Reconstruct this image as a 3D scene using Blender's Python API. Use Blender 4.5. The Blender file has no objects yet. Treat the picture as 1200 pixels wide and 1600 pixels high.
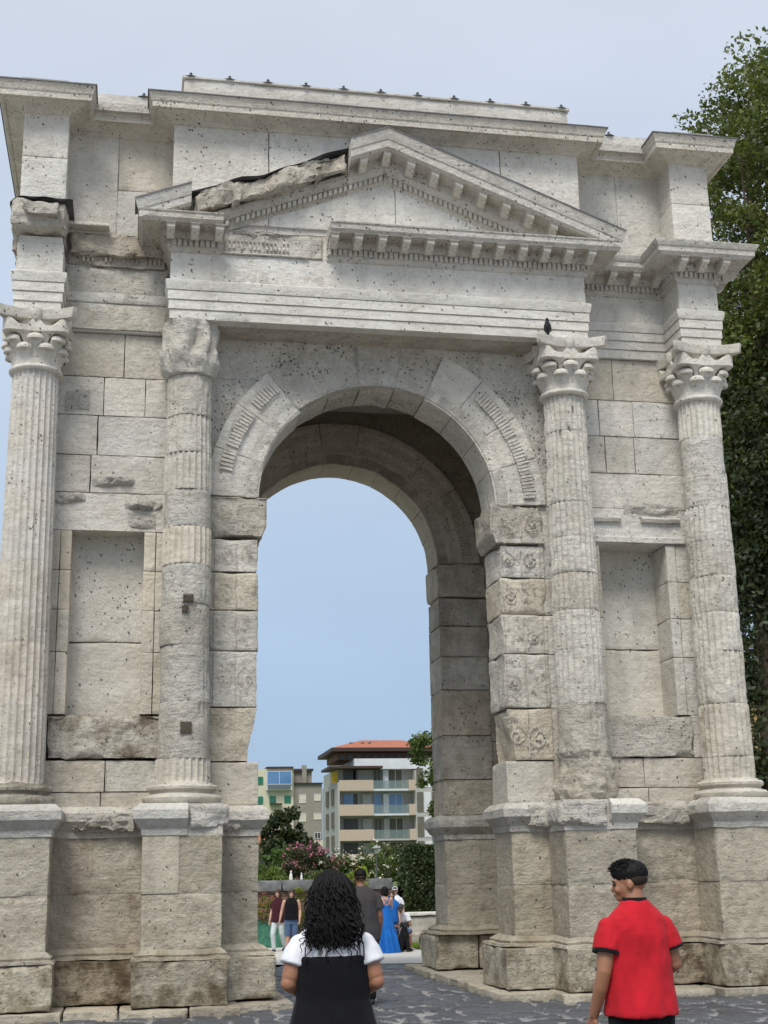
import bpy, math, random
import numpy as np
from mathutils import Matrix, Vector
R = math.radians
C = bpy.context.scene.collection
scene = bpy.context.scene
# ------------------------------------------------------------------ camera
cam_d = bpy.data.cameras.new("camera"); cam = bpy.data.objects.new("camera", cam_d); C.objects.link(cam)
_y, _p, _r = R(-10.732), R(15.027), R(-1.147)
fw = Vector((-math.sin(_y)*math.cos(_p), math.cos(_y)*math.cos(_p), math.sin(_p)))
rt = Vector((math.cos(_y), math.sin(_y), 0)); up = rt.cross(fw)
r2 = rt*math.cos(_r)+up*math.sin(_r); u2 = -rt*math.sin(_r)+up*math.cos(_r)
cam.matrix_world = Matrix(((r2.x, u2.x, -fw.x, -3.555), (r2.y, u2.y, -fw.y, -19.122), (r2.z, u2.z, -fw.z, 1.68), (0, 0, 0, 1)))
cam_d.sensor_fit = 'VERTICAL'; cam_d.sensor_height = 24; cam_d.lens = 24*2100.5/1600
cam_d.clip_start = 0.1; cam_d.clip_end = 3000
scene.camera = cam
scene.view_settings.view_transform = 'Standard'; scene.view_settings.look = 'None'
scene.view_settings.exposure = 0.46; scene.view_settings.gamma = 1; scene.view_settings.use_curve_mapping = False
# ------------------------------------------------------------------ world: veiled sky
SUN_EL, SUN_AZ = 54, 205          # azimuth the light comes from, clockwise from +y
W = bpy.data.worlds.new("World"); scene.world = W; W.use_nodes = True
nt = W.node_tree; N = nt.nodes; L = nt.links; N.clear()
out = N.new('ShaderNodeOutputWorld'); bg = N.new('ShaderNodeBackground'); bg.inputs[1].default_value = 0.1
sky = N.new('ShaderNodeTexSky'); sky.sky_type = 'NISHITA'; sky.sun_disc = False
sky.sun_elevation = R(SUN_EL); sky.sun_rotation = R(SUN_AZ); sky.dust_density = 2.0; sky.air_density = 1.0
tc = N.new('ShaderNodeTexCoord'); sep = N.new('ShaderNodeSeparateXYZ'); L.new(tc.outputs['Generated'], sep.inputs[0])
cr = N.new('ShaderNodeValToRGB'); L.new(sep.outputs['Z'], cr.inputs[0])
els = cr.color_ramp.elements
els[0].position = 0.0; els[0].color = (3.1, 4.2, 5.9, 1)
els[1].position = 1.0; els[1].color = (8.6, 8.7, 9.0, 1)
for pos, c in ((0.08, (2.75, 3.8, 5.3)), (0.2, (3.3, 4.25, 5.55)), (0.34, (4.2, 5.0, 6.05)), (0.5, (4.9, 5.5, 6.5)), (0.62, (5.8, 6.2, 6.9))):
    e = els.new(pos); e.color = (*c, 1)
nz = N.new('ShaderNodeTexNoise'); nz.inputs['Scale'].default_value = 1.6; nz.inputs['Detail'].default_value = 6
mp = N.new('ShaderNodeMapping'); mp.inputs['Scale'].default_value = (1, 1, 2.4); L.new(tc.outputs['Generated'], mp.inputs[0]); L.new(mp.outputs[0], nz.inputs[0])
mr = N.new('ShaderNodeMapRange'); mr.inputs[1].default_value = .3; mr.inputs[2].default_value = .7; mr.inputs[3].default_value = .88; mr.inputs[4].default_value = 1.10
L.new(nz.outputs[0], mr.inputs[0])
ml = N.new('ShaderNodeMix'); ml.data_type = 'RGBA'; ml.blend_type = 'MULTIPLY'; ml.inputs[0].default_value = 1
L.new(cr.outputs[0], ml.inputs[6]); L.new(mr.outputs[0], ml.inputs[7])
mx = N.new('ShaderNodeMix'); mx.data_type = 'RGBA'; mx.inputs[0].default_value = 0.85
L.new(sky.outputs[0], mx.inputs[6]); L.new(ml.outputs[2], mx.inputs[7])
L.new(mx.outputs[2], bg.inputs[0]); L.new(bg.outputs[0], out.inputs[0])
sd = bpy.data.lights.new("sun", 'SUN'); sd.energy = 2.1; sd.angle = R(24); sd.color = (1, .965, .91)
sun = bpy.data.objects.new("sun", sd); C.objects.link(sun)
_d = Vector((math.sin(R(SUN_AZ))*math.cos(R(SUN_EL)), math.cos(R(SUN_AZ))*math.cos(R(SUN_EL)), math.sin(R(SUN_EL))))
sun.rotation_euler = _d.to_track_quat('Z', 'Y').to_euler()

# ------------------------------------------------------------------ noise
def _hash(ix, iy, iz, s):
    h = (ix.astype(np.int64)*374761393 + iy.astype(np.int64)*668265263 + iz.astype(np.int64)*2147483647 + s*974634777) & 0xffffffff
    h = ((h ^ (h >> 13))*1274126177) & 0xffffffff
    h = h ^ (h >> 16)
    return (h & 0xffff)/65535.0
def vnoise(P, s=0):
    P = np.asarray(P, float); i = np.floor(P).astype(np.int64); f = P-i; f = f*f*(3-2*f)
    x, y, z = i[..., 0], i[..., 1], i[..., 2]; fx, fy, fz = f[..., 0], f[..., 1], f[..., 2]
    def hh(a, b, c): return _hash(x+a, y+b, z+c, s)
    l = lambda a, b, t: a+(b-a)*t
    return l(l(l(hh(0,0,0), hh(1,0,0), fx), l(hh(0,1,0), hh(1,1,0), fx), fy), l(l(hh(0,0,1), hh(1,0,1), fx), l(hh(0,1,1), hh(1,1,1), fx), fy), fz)*2-1
def fbm(P, o=4, s=0):
    P = np.asarray(P, float); a = 1.; t = 0.; n = 0
    for k in range(o):
        t = t + a*vnoise(P*(2.03**k)+k*17.3, s+k); n += a; a *= .55
    return t/n
rng = random.Random(7)
# ------------------------------------------------------------------ mesh helpers
class MB:
    def __init__(s): s.V = []; s.F = []; s.T = []; s.P = []; s.n = 0
    def add(s, v, f, tint=(1, 1, 1), prm=(.5, .2, .2)):
        v = np.asarray(v, float).reshape(-1, 3); f = np.asarray(f, np.int64)
        if f.shape[1] == 3: f = np.hstack([f, -np.ones((len(f), 1), np.int64)-s.n])
        s.V.append(v); s.F.append(f+s.n)
        t = np.asarray(tint, float); p = np.asarray(prm, float)
        s.T.append(np.broadcast_to(t, (len(v), 3))); s.P.append(np.broadcast_to(p, (len(v), 3))); s.n += len(v)
    def grid(s, P, wrap=False, flip=False, **k):
        n, m = P.shape[:2]; idx = np.arange(n*m).reshape(n, m)
        if wrap: idx = np.hstack([idx, idx[:, :1]])
        f = np.stack([idx[:-1, :-1], idx[1:, :-1], idx[1:, 1:], idx[:-1, 1:]], -1).reshape(-1, 4)
        if flip: f = f[:, ::-1]
        s.add(P.reshape(-1, 3), f, **k)
    def box(s, lo, hi, M=None, **k):
        x0, y0, z0 = lo; x1, y1, z1 = hi
        v = np.array([(x0,y0,z0),(x1,y0,z0),(x1,y1,z0),(x0,y1,z0),(x0,y0,z1),(x1,y0,z1),(x1,y1,z1),(x0,y1,z1)], float)
        if M is not None: v = M(v)
        s.add(v, [(0,3,2,1),(4,5,6,7),(0,1,5,4),(1,2,6,5),(2,3,7,6),(3,0,4,7)], **k)
    def build(s, name, mat, parent=None, angle=38, loc=None):
        me = bpy.data.meshes.new(name); V = np.vstack(s.V); F = np.vstack(s.F)
        tri = F[:, 3] < 0; cnt = np.where(tri, 3, 4)
        flat = F.reshape(-1); flat = flat[flat >= 0]
        me.vertices.add(len(V)); me.vertices.foreach_set('co', V.reshape(-1))
        me.loops.add(len(flat)); me.loops.foreach_set('vertex_index', flat)
        me.polygons.add(len(F)); st = np.concatenate([[0], np.cumsum(cnt)[:-1]])
        me.polygons.foreach_set('loop_start', st)
        me.update(calc_edges=True)
        for nm, A in (('tint', s.T), ('prm', s.P)):
            a = me.attributes.new(nm, 'FLOAT_COLOR', 'POINT'); A = np.vstack(A)
            a.data.foreach_set('color', np.hstack([A, np.ones((len(A), 1))]).reshape(-1))
        me.polygons.foreach_set('use_smooth', np.ones(len(F), bool))
        if angle < 180: me.set_sharp_from_angle(angle=R(angle))
        me.materials.append(mat); me.validate()
        o = bpy.data.objects.new(name, me); C.objects.link(o)
        if parent is not None: o.parent = parent
        if loc is not None: o.location = loc
        return o
def tag(o, label=None, cat=None, group=None, kind=None):
    if label: o['label'] = label
    if cat: o['category'] = cat
    if group: o['group'] = group
    if kind: o['kind'] = kind
    return o
def empty(name, loc=(0, 0, 0), rz=0, parent=None):
    o = bpy.data.objects.new(name, None); C.objects.link(o); o.location = loc; o.rotation_euler = (0, 0, rz); o.empty_display_size = .2
    if parent is not None: o.parent = parent
    return o
def lin(a, b, res, e=0):
    n = max(1, int(math.ceil((b-a-2*e)/res)))
    m = np.linspace(a+e, b-e, n+1)
    if e > 0: m = np.concatenate([[a, a+e*.35], m, [b-e*.35, b]])
    return m
def rblock(mb, lo, hi, res=.06, e=.012, rough=.006, chip=1., tint=(1,1,1), prm=(.5,.2,.2), warp=None, pre=None, seed=None, nsc=3.5, faces='xXyYzZ'):
    lo = np.array(lo, float); hi = np.array(hi, float); mn = (hi-lo).min()
    seed = rng.randint(0, 999) if seed is None else seed
    so = np.array([seed*1.37, seed*.71, seed*2.11])
    e = min(e, mn*.2); emax = min(mn*.45, .12)
    ax = [lin(lo[i], hi[i], res, e) for i in range(3)]
    for fc in faces:
        a = 'xyz'.index(fc.lower()); val = lo[a] if fc.islower() else hi[a]
        b, c = [i for i in range(3) if i != a]
        A, B = np.meshgrid(ax[b], ax[c], indexing='ij')
        P = np.zeros(A.shape+(3,)); P[..., a] = val; P[..., b] = A; P[..., c] = B
        en = fbm((P+so)*2.2, 3, 5)
        el = np.clip(e*(1+chip*np.clip(en-.05, 0, 1)*9), 0, emax)[..., None]
        inner = np.minimum(np.maximum(P, lo+el), hi-el); d = P-inner
        nn = d/np.maximum(np.linalg.norm(d, axis=-1, keepdims=True), 1e-9)
        Q = inner+nn*el
        h = fbm((P+so)*nsc, 5, 11); h2 = fbm((P+so)*nsc*.35, 2, 21)
        Q = Q-nn*(rough*(.6-h-.7*h2)*1.2).clip(-rough*.3, None)[..., None]
        if pre is not None: Q = pre(Q, P)
        if warp is not None: Q = warp(Q)
        fl = (a == 1) ^ fc.islower()
        mb.grid(Q, flip=fl, tint=tint, prm=prm)
def tubeV(pts, rad, n=8):
    pts = np.asarray(pts, float); rad = np.broadcast_to(np.asarray(rad, float), (len(pts),)) if np.ndim(rad) < 2 else np.asarray(rad, float)
    t = np.gradient(pts, axis=0); t /= np.maximum(np.linalg.norm(t, axis=1, keepdims=True), 1e-9)
    ref = np.array([0, 0, 1.]) if abs(t[:, 2]).mean() < .8 else np.array([0, 1., 0])
    u = np.cross(t, ref); u /= np.maximum(np.linalg.norm(u, axis=1, keepdims=True), 1e-9); w = np.cross(u, t)
    a = np.linspace(0, 2*np.pi, n, endpoint=False)
    r1 = rad if rad.ndim == 1 else rad[:, 0]; r2_ = rad if rad.ndim == 1 else rad[:, 1]
    return pts[:, None]+u[:, None]*np.cos(a)[None, :, None]*r1[:, None, None]+w[:, None]*np.sin(a)[None, :, None]*r2_[:, None, None]
def tube(mb, pts, rad, n=8, cap=True, **k):
    P = tubeV(pts, rad, n)
    if cap:
        P = np.concatenate([np.repeat(P[:1].mean(1, keepdims=True), n, 1), P, np.repeat(P[-1:].mean(1, keepdims=True), n, 1)], 0)
    mb.grid(P, wrap=True, flip=False, **k)
def lathe(mb, prof, n=48, cx=0, cy=0, mod=None, **k):
    a = np.linspace(0, 2*np.pi, n, endpoint=False); pr = np.array(prof, float)
    A = np.broadcast_to(a, (len(pr), n)); r = np.broadcast_to(pr[:, :1], (len(pr), n)); z = np.broadcast_to(pr[:, 1:], (len(pr), n))
    P = np.stack([cx+r*np.cos(A), cy+r*np.sin(A), z], -1)
    if mod is not None: P = mod(P, A)
    mb.grid(P, wrap=True, flip=True, **k)
def erode(P, amp, sc=3.5, s=3):
    h = np.stack([fbm(P*sc+9.1*i, 4, s+i) for i in range(3)], -1)
    return P+h*amp
def sweep(mb, path, prof, closed=False, res=.12, amp=.004, caps=True, only=None, **k):
    """sweep profile [(outward, z)] along plan path [(x, y)]; outward is to the right of travel."""
    pts = np.array(path, float); n = len(pts)
    def outn(d): return np.array([d[1], -d[0]])/np.linalg.norm(d)
    mit = []
    for i in range(n):
        if closed or 0 < i < n-1:
            a = outn(pts[i]-pts[i-1]); b = outn(pts[(i+1) % n]-pts[i]); m = a+b; m = m/(m@a) if abs(m@a) > 1e-6 else a
        elif i == 0: m = outn(pts[1]-pts[0])
        else: m = outn(pts[-1]-pts[-2])
        mit.append(m)
    pr = np.array(prof, float)
    segs = range(n if closed else n-1)
    for i in segs:
        if only is not None and i not in only: continue
        j = (i+1) % n; Lg = np.linalg.norm(pts[j]-pts[i]); m = max(1, int(Lg/res))
        t = np.linspace(0, 1, m+1)[:, None]
        base = pts[i]+(pts[j]-pts[i])*t; mm = mit[i]+(mit[j]-mit[i])*t
        XY = base[:, None, :]+mm[:, None, :]*pr[None, :, :1]
        P = np.concatenate([XY, np.broadcast_to(pr[None, :, 1:], XY.shape[:2]+(1,))], -1)
        if amp: P = erode(P, amp)
        mb.grid(P, flip=False, **k)
        if caps and not closed and (i == 0 or i == n-2):
            for q in ([0] if i == 0 else [])+([-1] if i == n-2 else []):
                ring = P[q]; c = np.array([[*(pts[i] if q == 0 else pts[j]), pr[:, 1].mean()]])
                v = np.vstack([ring, c]); kk = len(ring)
                f = [(a_, a_+1, kk) if q == 0 else (a_+1, a_, kk) for a_ in range(kk-1)]+[((kk-1, 0, kk) if q == 0 else (0, kk-1, kk))]
                mb.add(v, f, **k)
# ------------------------------------------------------------------ materials
def newmat(name):
    m = bpy.data.materials.new(name); m.use_nodes = True; nt = m.node_tree
    b = nt.nodes['Principled BSDF']; return m, nt, b
def nd(nt, t, **k):
    n = nt.nodes.new(t)
    for a, v in k.items():
        if a.startswith('i_'):
            key = a[2:]; key = int(key) if key.isdigit() else key.replace('_', ' ')
            n.inputs[key].default_value = v
        else: setattr(n, a, v)
    return n
def noise_(nt, co, scale, detail=6, rough=.55, w=0, vec_scale=None):
    n = nd(nt, 'ShaderNodeTexNoise'); n.inputs['Scale'].default_value = scale; n.inputs['Detail'].default_value = detail; n.inputs['Roughness'].default_value = rough
    if vec_scale or w:
        m = nd(nt, 'ShaderNodeMapping'); m.inputs['Scale'].default_value = vec_scale or (1, 1, 1); m.inputs['Location'].default_value = (w*3.1, w*7.7, w*1.3)
        nt.links.new(co, m.inputs[0]); co = m.outputs[0]
    nt.links.new(co, n.inputs['Vector']); return n.outputs[0]
def ramp(nt, f, stops):
    c = nd(nt, 'ShaderNodeValToRGB'); nt.links.new(f, c.inputs[0]); e = c.color_ramp.elements
    e[0].position, e[0].color = stops[0][0], (*stops[0][1], 1) ; e[1].position, e[1].color = stops[-1][0], (*stops[-1][1], 1)
    for p, col in stops[1:-1]:
        x = e.new(p); x.color = (*col, 1)
    return c.outputs[0]
def rf(nt, f, a, b, c=0., d=1.):
    m = nd(nt, 'ShaderNodeMapRange'); nt.links.new(f, m.inputs[0])
    for i, v in enumerate((a, b, c, d)): m.inputs[i+1].default_value = v
    return m.outputs[0]
def mth(nt, op, a, b=None, c=None):
    m = nd(nt, 'ShaderNodeMath', operation=op)
    for i, v in enumerate((a, b, c)):
        if v is None: continue
        if isinstance(v, (int, float)): m.inputs[i].default_value = v
        else: nt.links.new(v, m.inputs[i])
    return m.outputs[0]
def mix_(nt, f, a, b, bt='MIX'):
    m = nd(nt, 'ShaderNodeMix', data_type='RGBA', blend_type=bt)
    for i, v in ((0, f), (6, a), (7, b)):
        if isinstance(v, (int, float)): m.inputs[i].default_value = v
        elif isinstance(v, tuple): m.inputs[i].default_value = (*v, 1)
        else: nt.links.new(v, m.inputs[i])
    return m.outputs[2]
def bump(nt, b, h, strength=.5, dist=.01):
    n = nd(nt, 'ShaderNodeBump'); nt.links.new(h, n.inputs['Height'])
    if isinstance(strength, (int, float)): n.inputs['Strength'].default_value = strength
    else: nt.links.new(strength, n.inputs['Strength'])
    n.inputs['Distance'].default_value = dist
    nt.links.new(n.outputs[0], b.inputs['Normal'])
def stone_mat():
    m, nt, b = newmat('limestone'); L = nt.links
    co = nd(nt, 'ShaderNodeTexCoord').outputs['Object']
    tint = nd(nt, 'ShaderNodeAttribute', attribute_name='tint').outputs['Color']
    pa = nd(nt, 'ShaderNodeAttribute', attribute_name='prm').outputs['Color']
    sp = nd(nt, 'ShaderNodeSeparateColor'); L.new(pa, sp.inputs[0]); pr, pg, pb = sp.outputs
    n1 = noise_(nt, co, 1.1, 8, .62); n2 = noise_(nt, co, 5.5, 8, .65, 3); n3 = noise_(nt, co, 30, 5, .7, 5)
    n4 = noise_(nt, co, 2.2, 7, .6, 8, (1.6, 1.6, .45))
    base = ramp(nt, n1, [(.3, (.57, .54, .475)), (.5, (.69, .66, .595)), (.7, (.77, .75, .695))])
    base = mix_(nt, rf(nt, n2, .44, .70, 0, .42), base, (.47, .435, .37))
    base = mix_(nt, rf(nt, n3, .3, .75, 0, .3), base, (.78, .76, .71))
    rid = noise_(nt, co, 13, 8, .72, 17); base = mix_(nt, mth(nt, 'MULTIPLY', rf(nt, rid, .53, .68, 0, .5), mth(nt, 'MULTIPLY_ADD', pr, .8, .25)), base, (.27, .25, .215))
    # grey vertical weather streaks and brown stains
    base = mix_(nt, rf(nt, n4, .54, .74, 0, .42), base, (.33, .32, .295))
    st = mth(nt, 'MULTIPLY', rf(nt, noise_(nt, co, 2.6, 9, .7, 12), .44, .66), pb)
    base = mix_(nt, mth(nt, 'MINIMUM', st, .92), base, (.205, .165, .115))
    base = mix_(nt, 1.0, base, tint, 'MULTIPLY')
    # dark lichen pits
    vor = nd(nt, 'ShaderNodeTexVoronoi'); vor.inputs['Scale'].default_value = 27; vor.inputs['Randomness'].default_value = 1
    dn = nd(nt, 'ShaderNodeMapping'); dn.inputs['Scale'].default_value = (1, 1, .75)
    wn = noise_(nt, co, 9, 4, .6, 2); va = nd(nt, 'ShaderNodeVectorMath', operation='MULTIPLY_ADD'); L.new(co, va.inputs[0]); va.inputs[1].default_value = (1, 1, 1)
    cmb = nd(nt, 'ShaderNodeCombineXYZ'); L.new(rf(nt, wn, 0, 1, -.05, .05), cmb.inputs[0]); L.new(rf(nt, wn, 0, 1, .05, -.05), cmb.inputs[2]); L.new(cmb.outputs[0], va.inputs[2])
    L.new(va.outputs[0], dn.inputs[0]); L.new(dn.outputs[0], vor.inputs['Vector'])
    sc = nd(nt, 'ShaderNodeSeparateColor'); L.new(vor.outputs['Color'], sc.inputs[0])
    patch = rf(nt, noise_(nt, co, 1.9, 6, .7, 21), .42, .66, .14, 1.)
    thr = mth(nt, 'MULTIPLY', pg, patch)
    on = mth(nt, 'LESS_THAN', sc.outputs[0], thr)
    rad = mth(nt, 'MULTIPLY_ADD', sc.outputs[1], .30, .08)
    spot = mth(nt, 'MULTIPLY', mth(nt, 'LESS_THAN', vor.outputs['Distance'], rad), on)
    base = mix_(nt, mth(nt, 'MULTIPLY', spot, .82), base, (.05, .046, .04))
    v2 = nd(nt, 'ShaderNodeTexVoronoi'); v2.inputs['Scale'].default_value = 62; L.new(va.outputs[0], v2.inputs['Vector'])
    s2 = nd(nt, 'ShaderNodeSeparateColor'); L.new(v2.outputs['Color'], s2.inputs[0])
    on2 = mth(nt, 'LESS_THAN', s2.outputs[0], mth(nt, 'MULTIPLY_ADD', thr, .9, .05))
    spot2 = mth(nt, 'MULTIPLY', mth(nt, 'LESS_THAN', v2.outputs['Distance'], .28), on2)
    base = mix_(nt, mth(nt, 'MULTIPLY', spot2, .6), base, (.09, .083, .07))
    L.new(base, b.inputs['Base Color']); b.inputs['Roughness'].default_value = .92; b.inputs['Specular IOR Level'].default_value = .2
    # bump
    mus = noise_(nt, co, 7, 12, .68, 4); fine = noise_(nt, co, 60, 6, .7, 6)
    cr = nd(nt, 'ShaderNodeTexVoronoi', feature='DISTANCE_TO_EDGE'); cr.inputs['Scale'].default_value = 6
    L.new(va.outputs[0], cr.inputs['Vector'])
    h = mth(nt, 'MULTIPLY', mus, mth(nt, 'MULTIPLY_ADD', pr, 4.2, .7)); h = mth(nt, 'ADD', h, mth(nt, 'MULTIPLY', fine, mth(nt, 'MULTIPLY_ADD', pr, .5, .12)))
    lay = noise_(nt, co, 4, 6, .6, 31, (.7, .7, 5)); h = mth(nt, 'ADD', h, mth(nt, 'MULTIPLY', lay, mth(nt, 'MULTIPLY', pr, 1.3)))
    h = mth(nt, 'SUBTRACT', h, mth(nt, 'MULTIPLY', spot, .35)); h = mth(nt, 'SUBTRACT', h, mth(nt, 'MULTIPLY', spot2, .2))
    bump(nt, b, h, .9, .03)
    return m
M_ST = stone_mat()
def simple(name, col, rough=.8, nscale=0, var=.25, bs=0, bscale=None, metal=0, spec=.3, tinted=False):
    m, nt, b = newmat(name)
    co = nd(nt, 'ShaderNodeTexCoord').outputs['Object']
    c = col
    if nscale:
        n = noise_(nt, co, nscale, 6, .6)
        c = ramp(nt, n, [(.3, tuple(x*(1-var) for x in col)), (.7, tuple(min(1, x*(1+var)) for x in col))])
    if tinted:
        t = nd(nt, 'ShaderNodeAttribute', attribute_name='tint').outputs['Color']
        c = mix_(nt, 1.0, c, t, 'MULTIPLY')
    if isinstance(c, tuple): b.inputs['Base Color'].default_value = (*c, 1)
    else: nt.links.new(c, b.inputs['Base Color'])
    b.inputs['Roughness'].default_value = rough; b.inputs['Metallic'].default_value = metal; b.inputs['Specular IOR Level'].default_value = spec
    if bs: bump(nt, b, noise_(nt, co, bscale or 40, 6, .65, 2), bs, .01)
    return m
M_LEAD = simple('lead_sheet', (.10, .10, .105), .55, 6, .4, .2, 20, spec=.4)
M_LEADL = simple('pale_lead', (.42, .42, .41), .6, 5, .25, .15, 20)
# ------------------------------------------------------------------ the arch
AR = empty('triumphal_arch', (0, 0, 0))
tag(AR, 'weathered pale limestone Roman arch with four fluted columns, pediment and tall central opening', 'arch')
CA, CB, YC = 2.86, 5.057, -0.385          # column axes
JW, SP, RO = 1.79, 7.07, 2.58             # opening half width, springing, archivolt outer radius
DB = 4.87                                 # depth of the walls
HW = 4.93
WHT, GRY, BEI, OCH, BRN = (1.02, 1.02, 1.01), (.93, .92, .90), (.86, .82, .74), (.86, .77, .60), (.66, .58, .48)
def vt(c, v=.06):
    k = 1+rng.uniform(-v, v); w = rng.uniform(-.02, .02); return (c[0]*k*(1+w), c[1]*k, c[2]*k*(1-w))
def pick(cs, v=.06): return vt(rng.choice(cs), v)
DRY = (.25, .25, .12)
# --- pedestal zone ------------------------------------------------
def path_sq(cx, cy, h): return [(cx-h, cy-h), (cx+h, cy-h), (cx+h, cy+h), (cx-h, cy+h)]
prof_cap = [(-.05, 2.20), (.01, 2.21), (.02, 2.30), (.05, 2.32), (.10, 2.40), (.125, 2.42), (.13, 2.53), (.10, 2.57), (.04, 2.62), (-.3, 2.625)]
prof_pl = [(-.05, .09), (.115, .10), (.12, .62), (.10, .655), (.06, .68), (.075, .70), (.03, .75), (.0, .80), (-.05, .80)]
LOW = [(.77, .72, .62), (.72, .67, .56), (.82, .77, .67), (.69, .64, .56)]
def pedestal(cx, cy, kind, det=1.0, seed=0):
    mb = MB(); h = .52; r = .045/det
    f = 'xXyY'
    joint = 1.47
    rblock(mb, (cx-h, cy-h, .78), (cx+h, cy+h, joint-.001), res=r, rough=.012, e=.012, tint=pick(LOW), prm=(.55, .1, .45), chip=1.6, faces=f)
    if kind == 'split':
        rblock(mb, (cx-h, cy-h, joint+.001), (cx-.038, cy+h, 2.22), res=r, rough=.004, tint=pick(LOW), prm=(.25, .1, .25), faces=f)
        rblock(mb, (cx-.036, cy-h, joint+.001), (cx+h, cy+h, 2.22), res=r, rough=.018, tint=pick(LOW), prm=(.6, .1, .25), faces=f)
    else:
        rblock(mb, (cx-h, cy-h, joint+.001), (cx+h, cy+h, 2.22), res=r, rough=.012, chip=1.8, tint=pick(LOW), prm=(.5, .1, .3), faces=f)
    mb.box((cx-h+.016, cy-h+.016, .7), (cx+h-.016, cy+h-.016, 2.3), tint=(.7, .66, .58), prm=(.5, .1, .3))
    o = mb.build('pedestal', M_ST, AR)
    pb = MB(); hp = .62
    rblock(pb, (cx-hp, cy-hp-.04, .095), (cx+hp, cy+hp, .66), res=r, e=.02, rough=.014, chip=1.6, tint=pick([(.82, .76, .63), (.76, .70, .58)]), prm=(.75, .3, 1.1))
    sweep(pb, path_sq(cx, cy, h), [(-.05, .64), (.11, .655), (.10, .69), (.06, .70), (.07, .73), (.02, .78), (-.02, .80)], closed=True, amp=.022, res=.06, tint=pick(LOW), prm=(.7, .1, .6))
    pb.build('plinth', M_ST, o)
    cb = MB()
    if kind in ('split', 'leftbroken'):
        s = -1 if kind == 'split' else 1
        # crisp half + broken half
        xa, xb = (cx-h, cx+.06) if s < 0 else (cx+.13, cx+h)
        pth = [(cx+.06, cy-h)] if s < 0 else []
        if s < 0: P_ = [(xa, cy+h), (xa, cy-h), (xb, cy-h)]
        else: P_ = [(xa, cy-h), (xb, cy-h), (xb, cy+h)]
        sweep(cb, P_, prof_cap, res=.08, amp=.004, tint=vt(GRY), prm=(.35, .1, .15))
        lo = (xb, cy-h-.09, 2.25) if s < 0 else (cx-h-.09, cy-h-.10, 2.24)
        hi = (cx+h+.09, cy+h, 2.62) if s < 0 else (xa, cy+h, 2.62)
        rblock(cb, lo, hi, res=.03, e=.06, rough=.06, chip=2.4, nsc=5, tint=vt(WHT), prm=(1, .2, .1))
        cb.box((cx-h, cy-h+.01, 2.2), (cx+h, cy+h, 2.615), tint=vt(GRY), prm=(.4, .1, .1))
    else:
        sweep(cb, path_sq(cx, cy, h), prof_cap, closed=True, res=.06, amp=.02 if kind == 'worn' else .006, tint=vt(GRY), prm=(.6, .15, .3))
        cb.box((cx-h, cy-h, 2.3), (cx+h, cy+h, 2.618), tint=GRY, prm=(.5, .1, .1))
    cb.build('pedestal_cap', M_ST, o)
    return o
pedestal(-CB, YC, 'plain'); pedestal(-CA, YC, 'split'); pedestal(CA, YC, 'leftbroken'); pedestal(CB, YC, 'worn')
for x in (-CB, -CA, CA, CB): pedestal(x, DB-YC, 'plain', .4)
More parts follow.
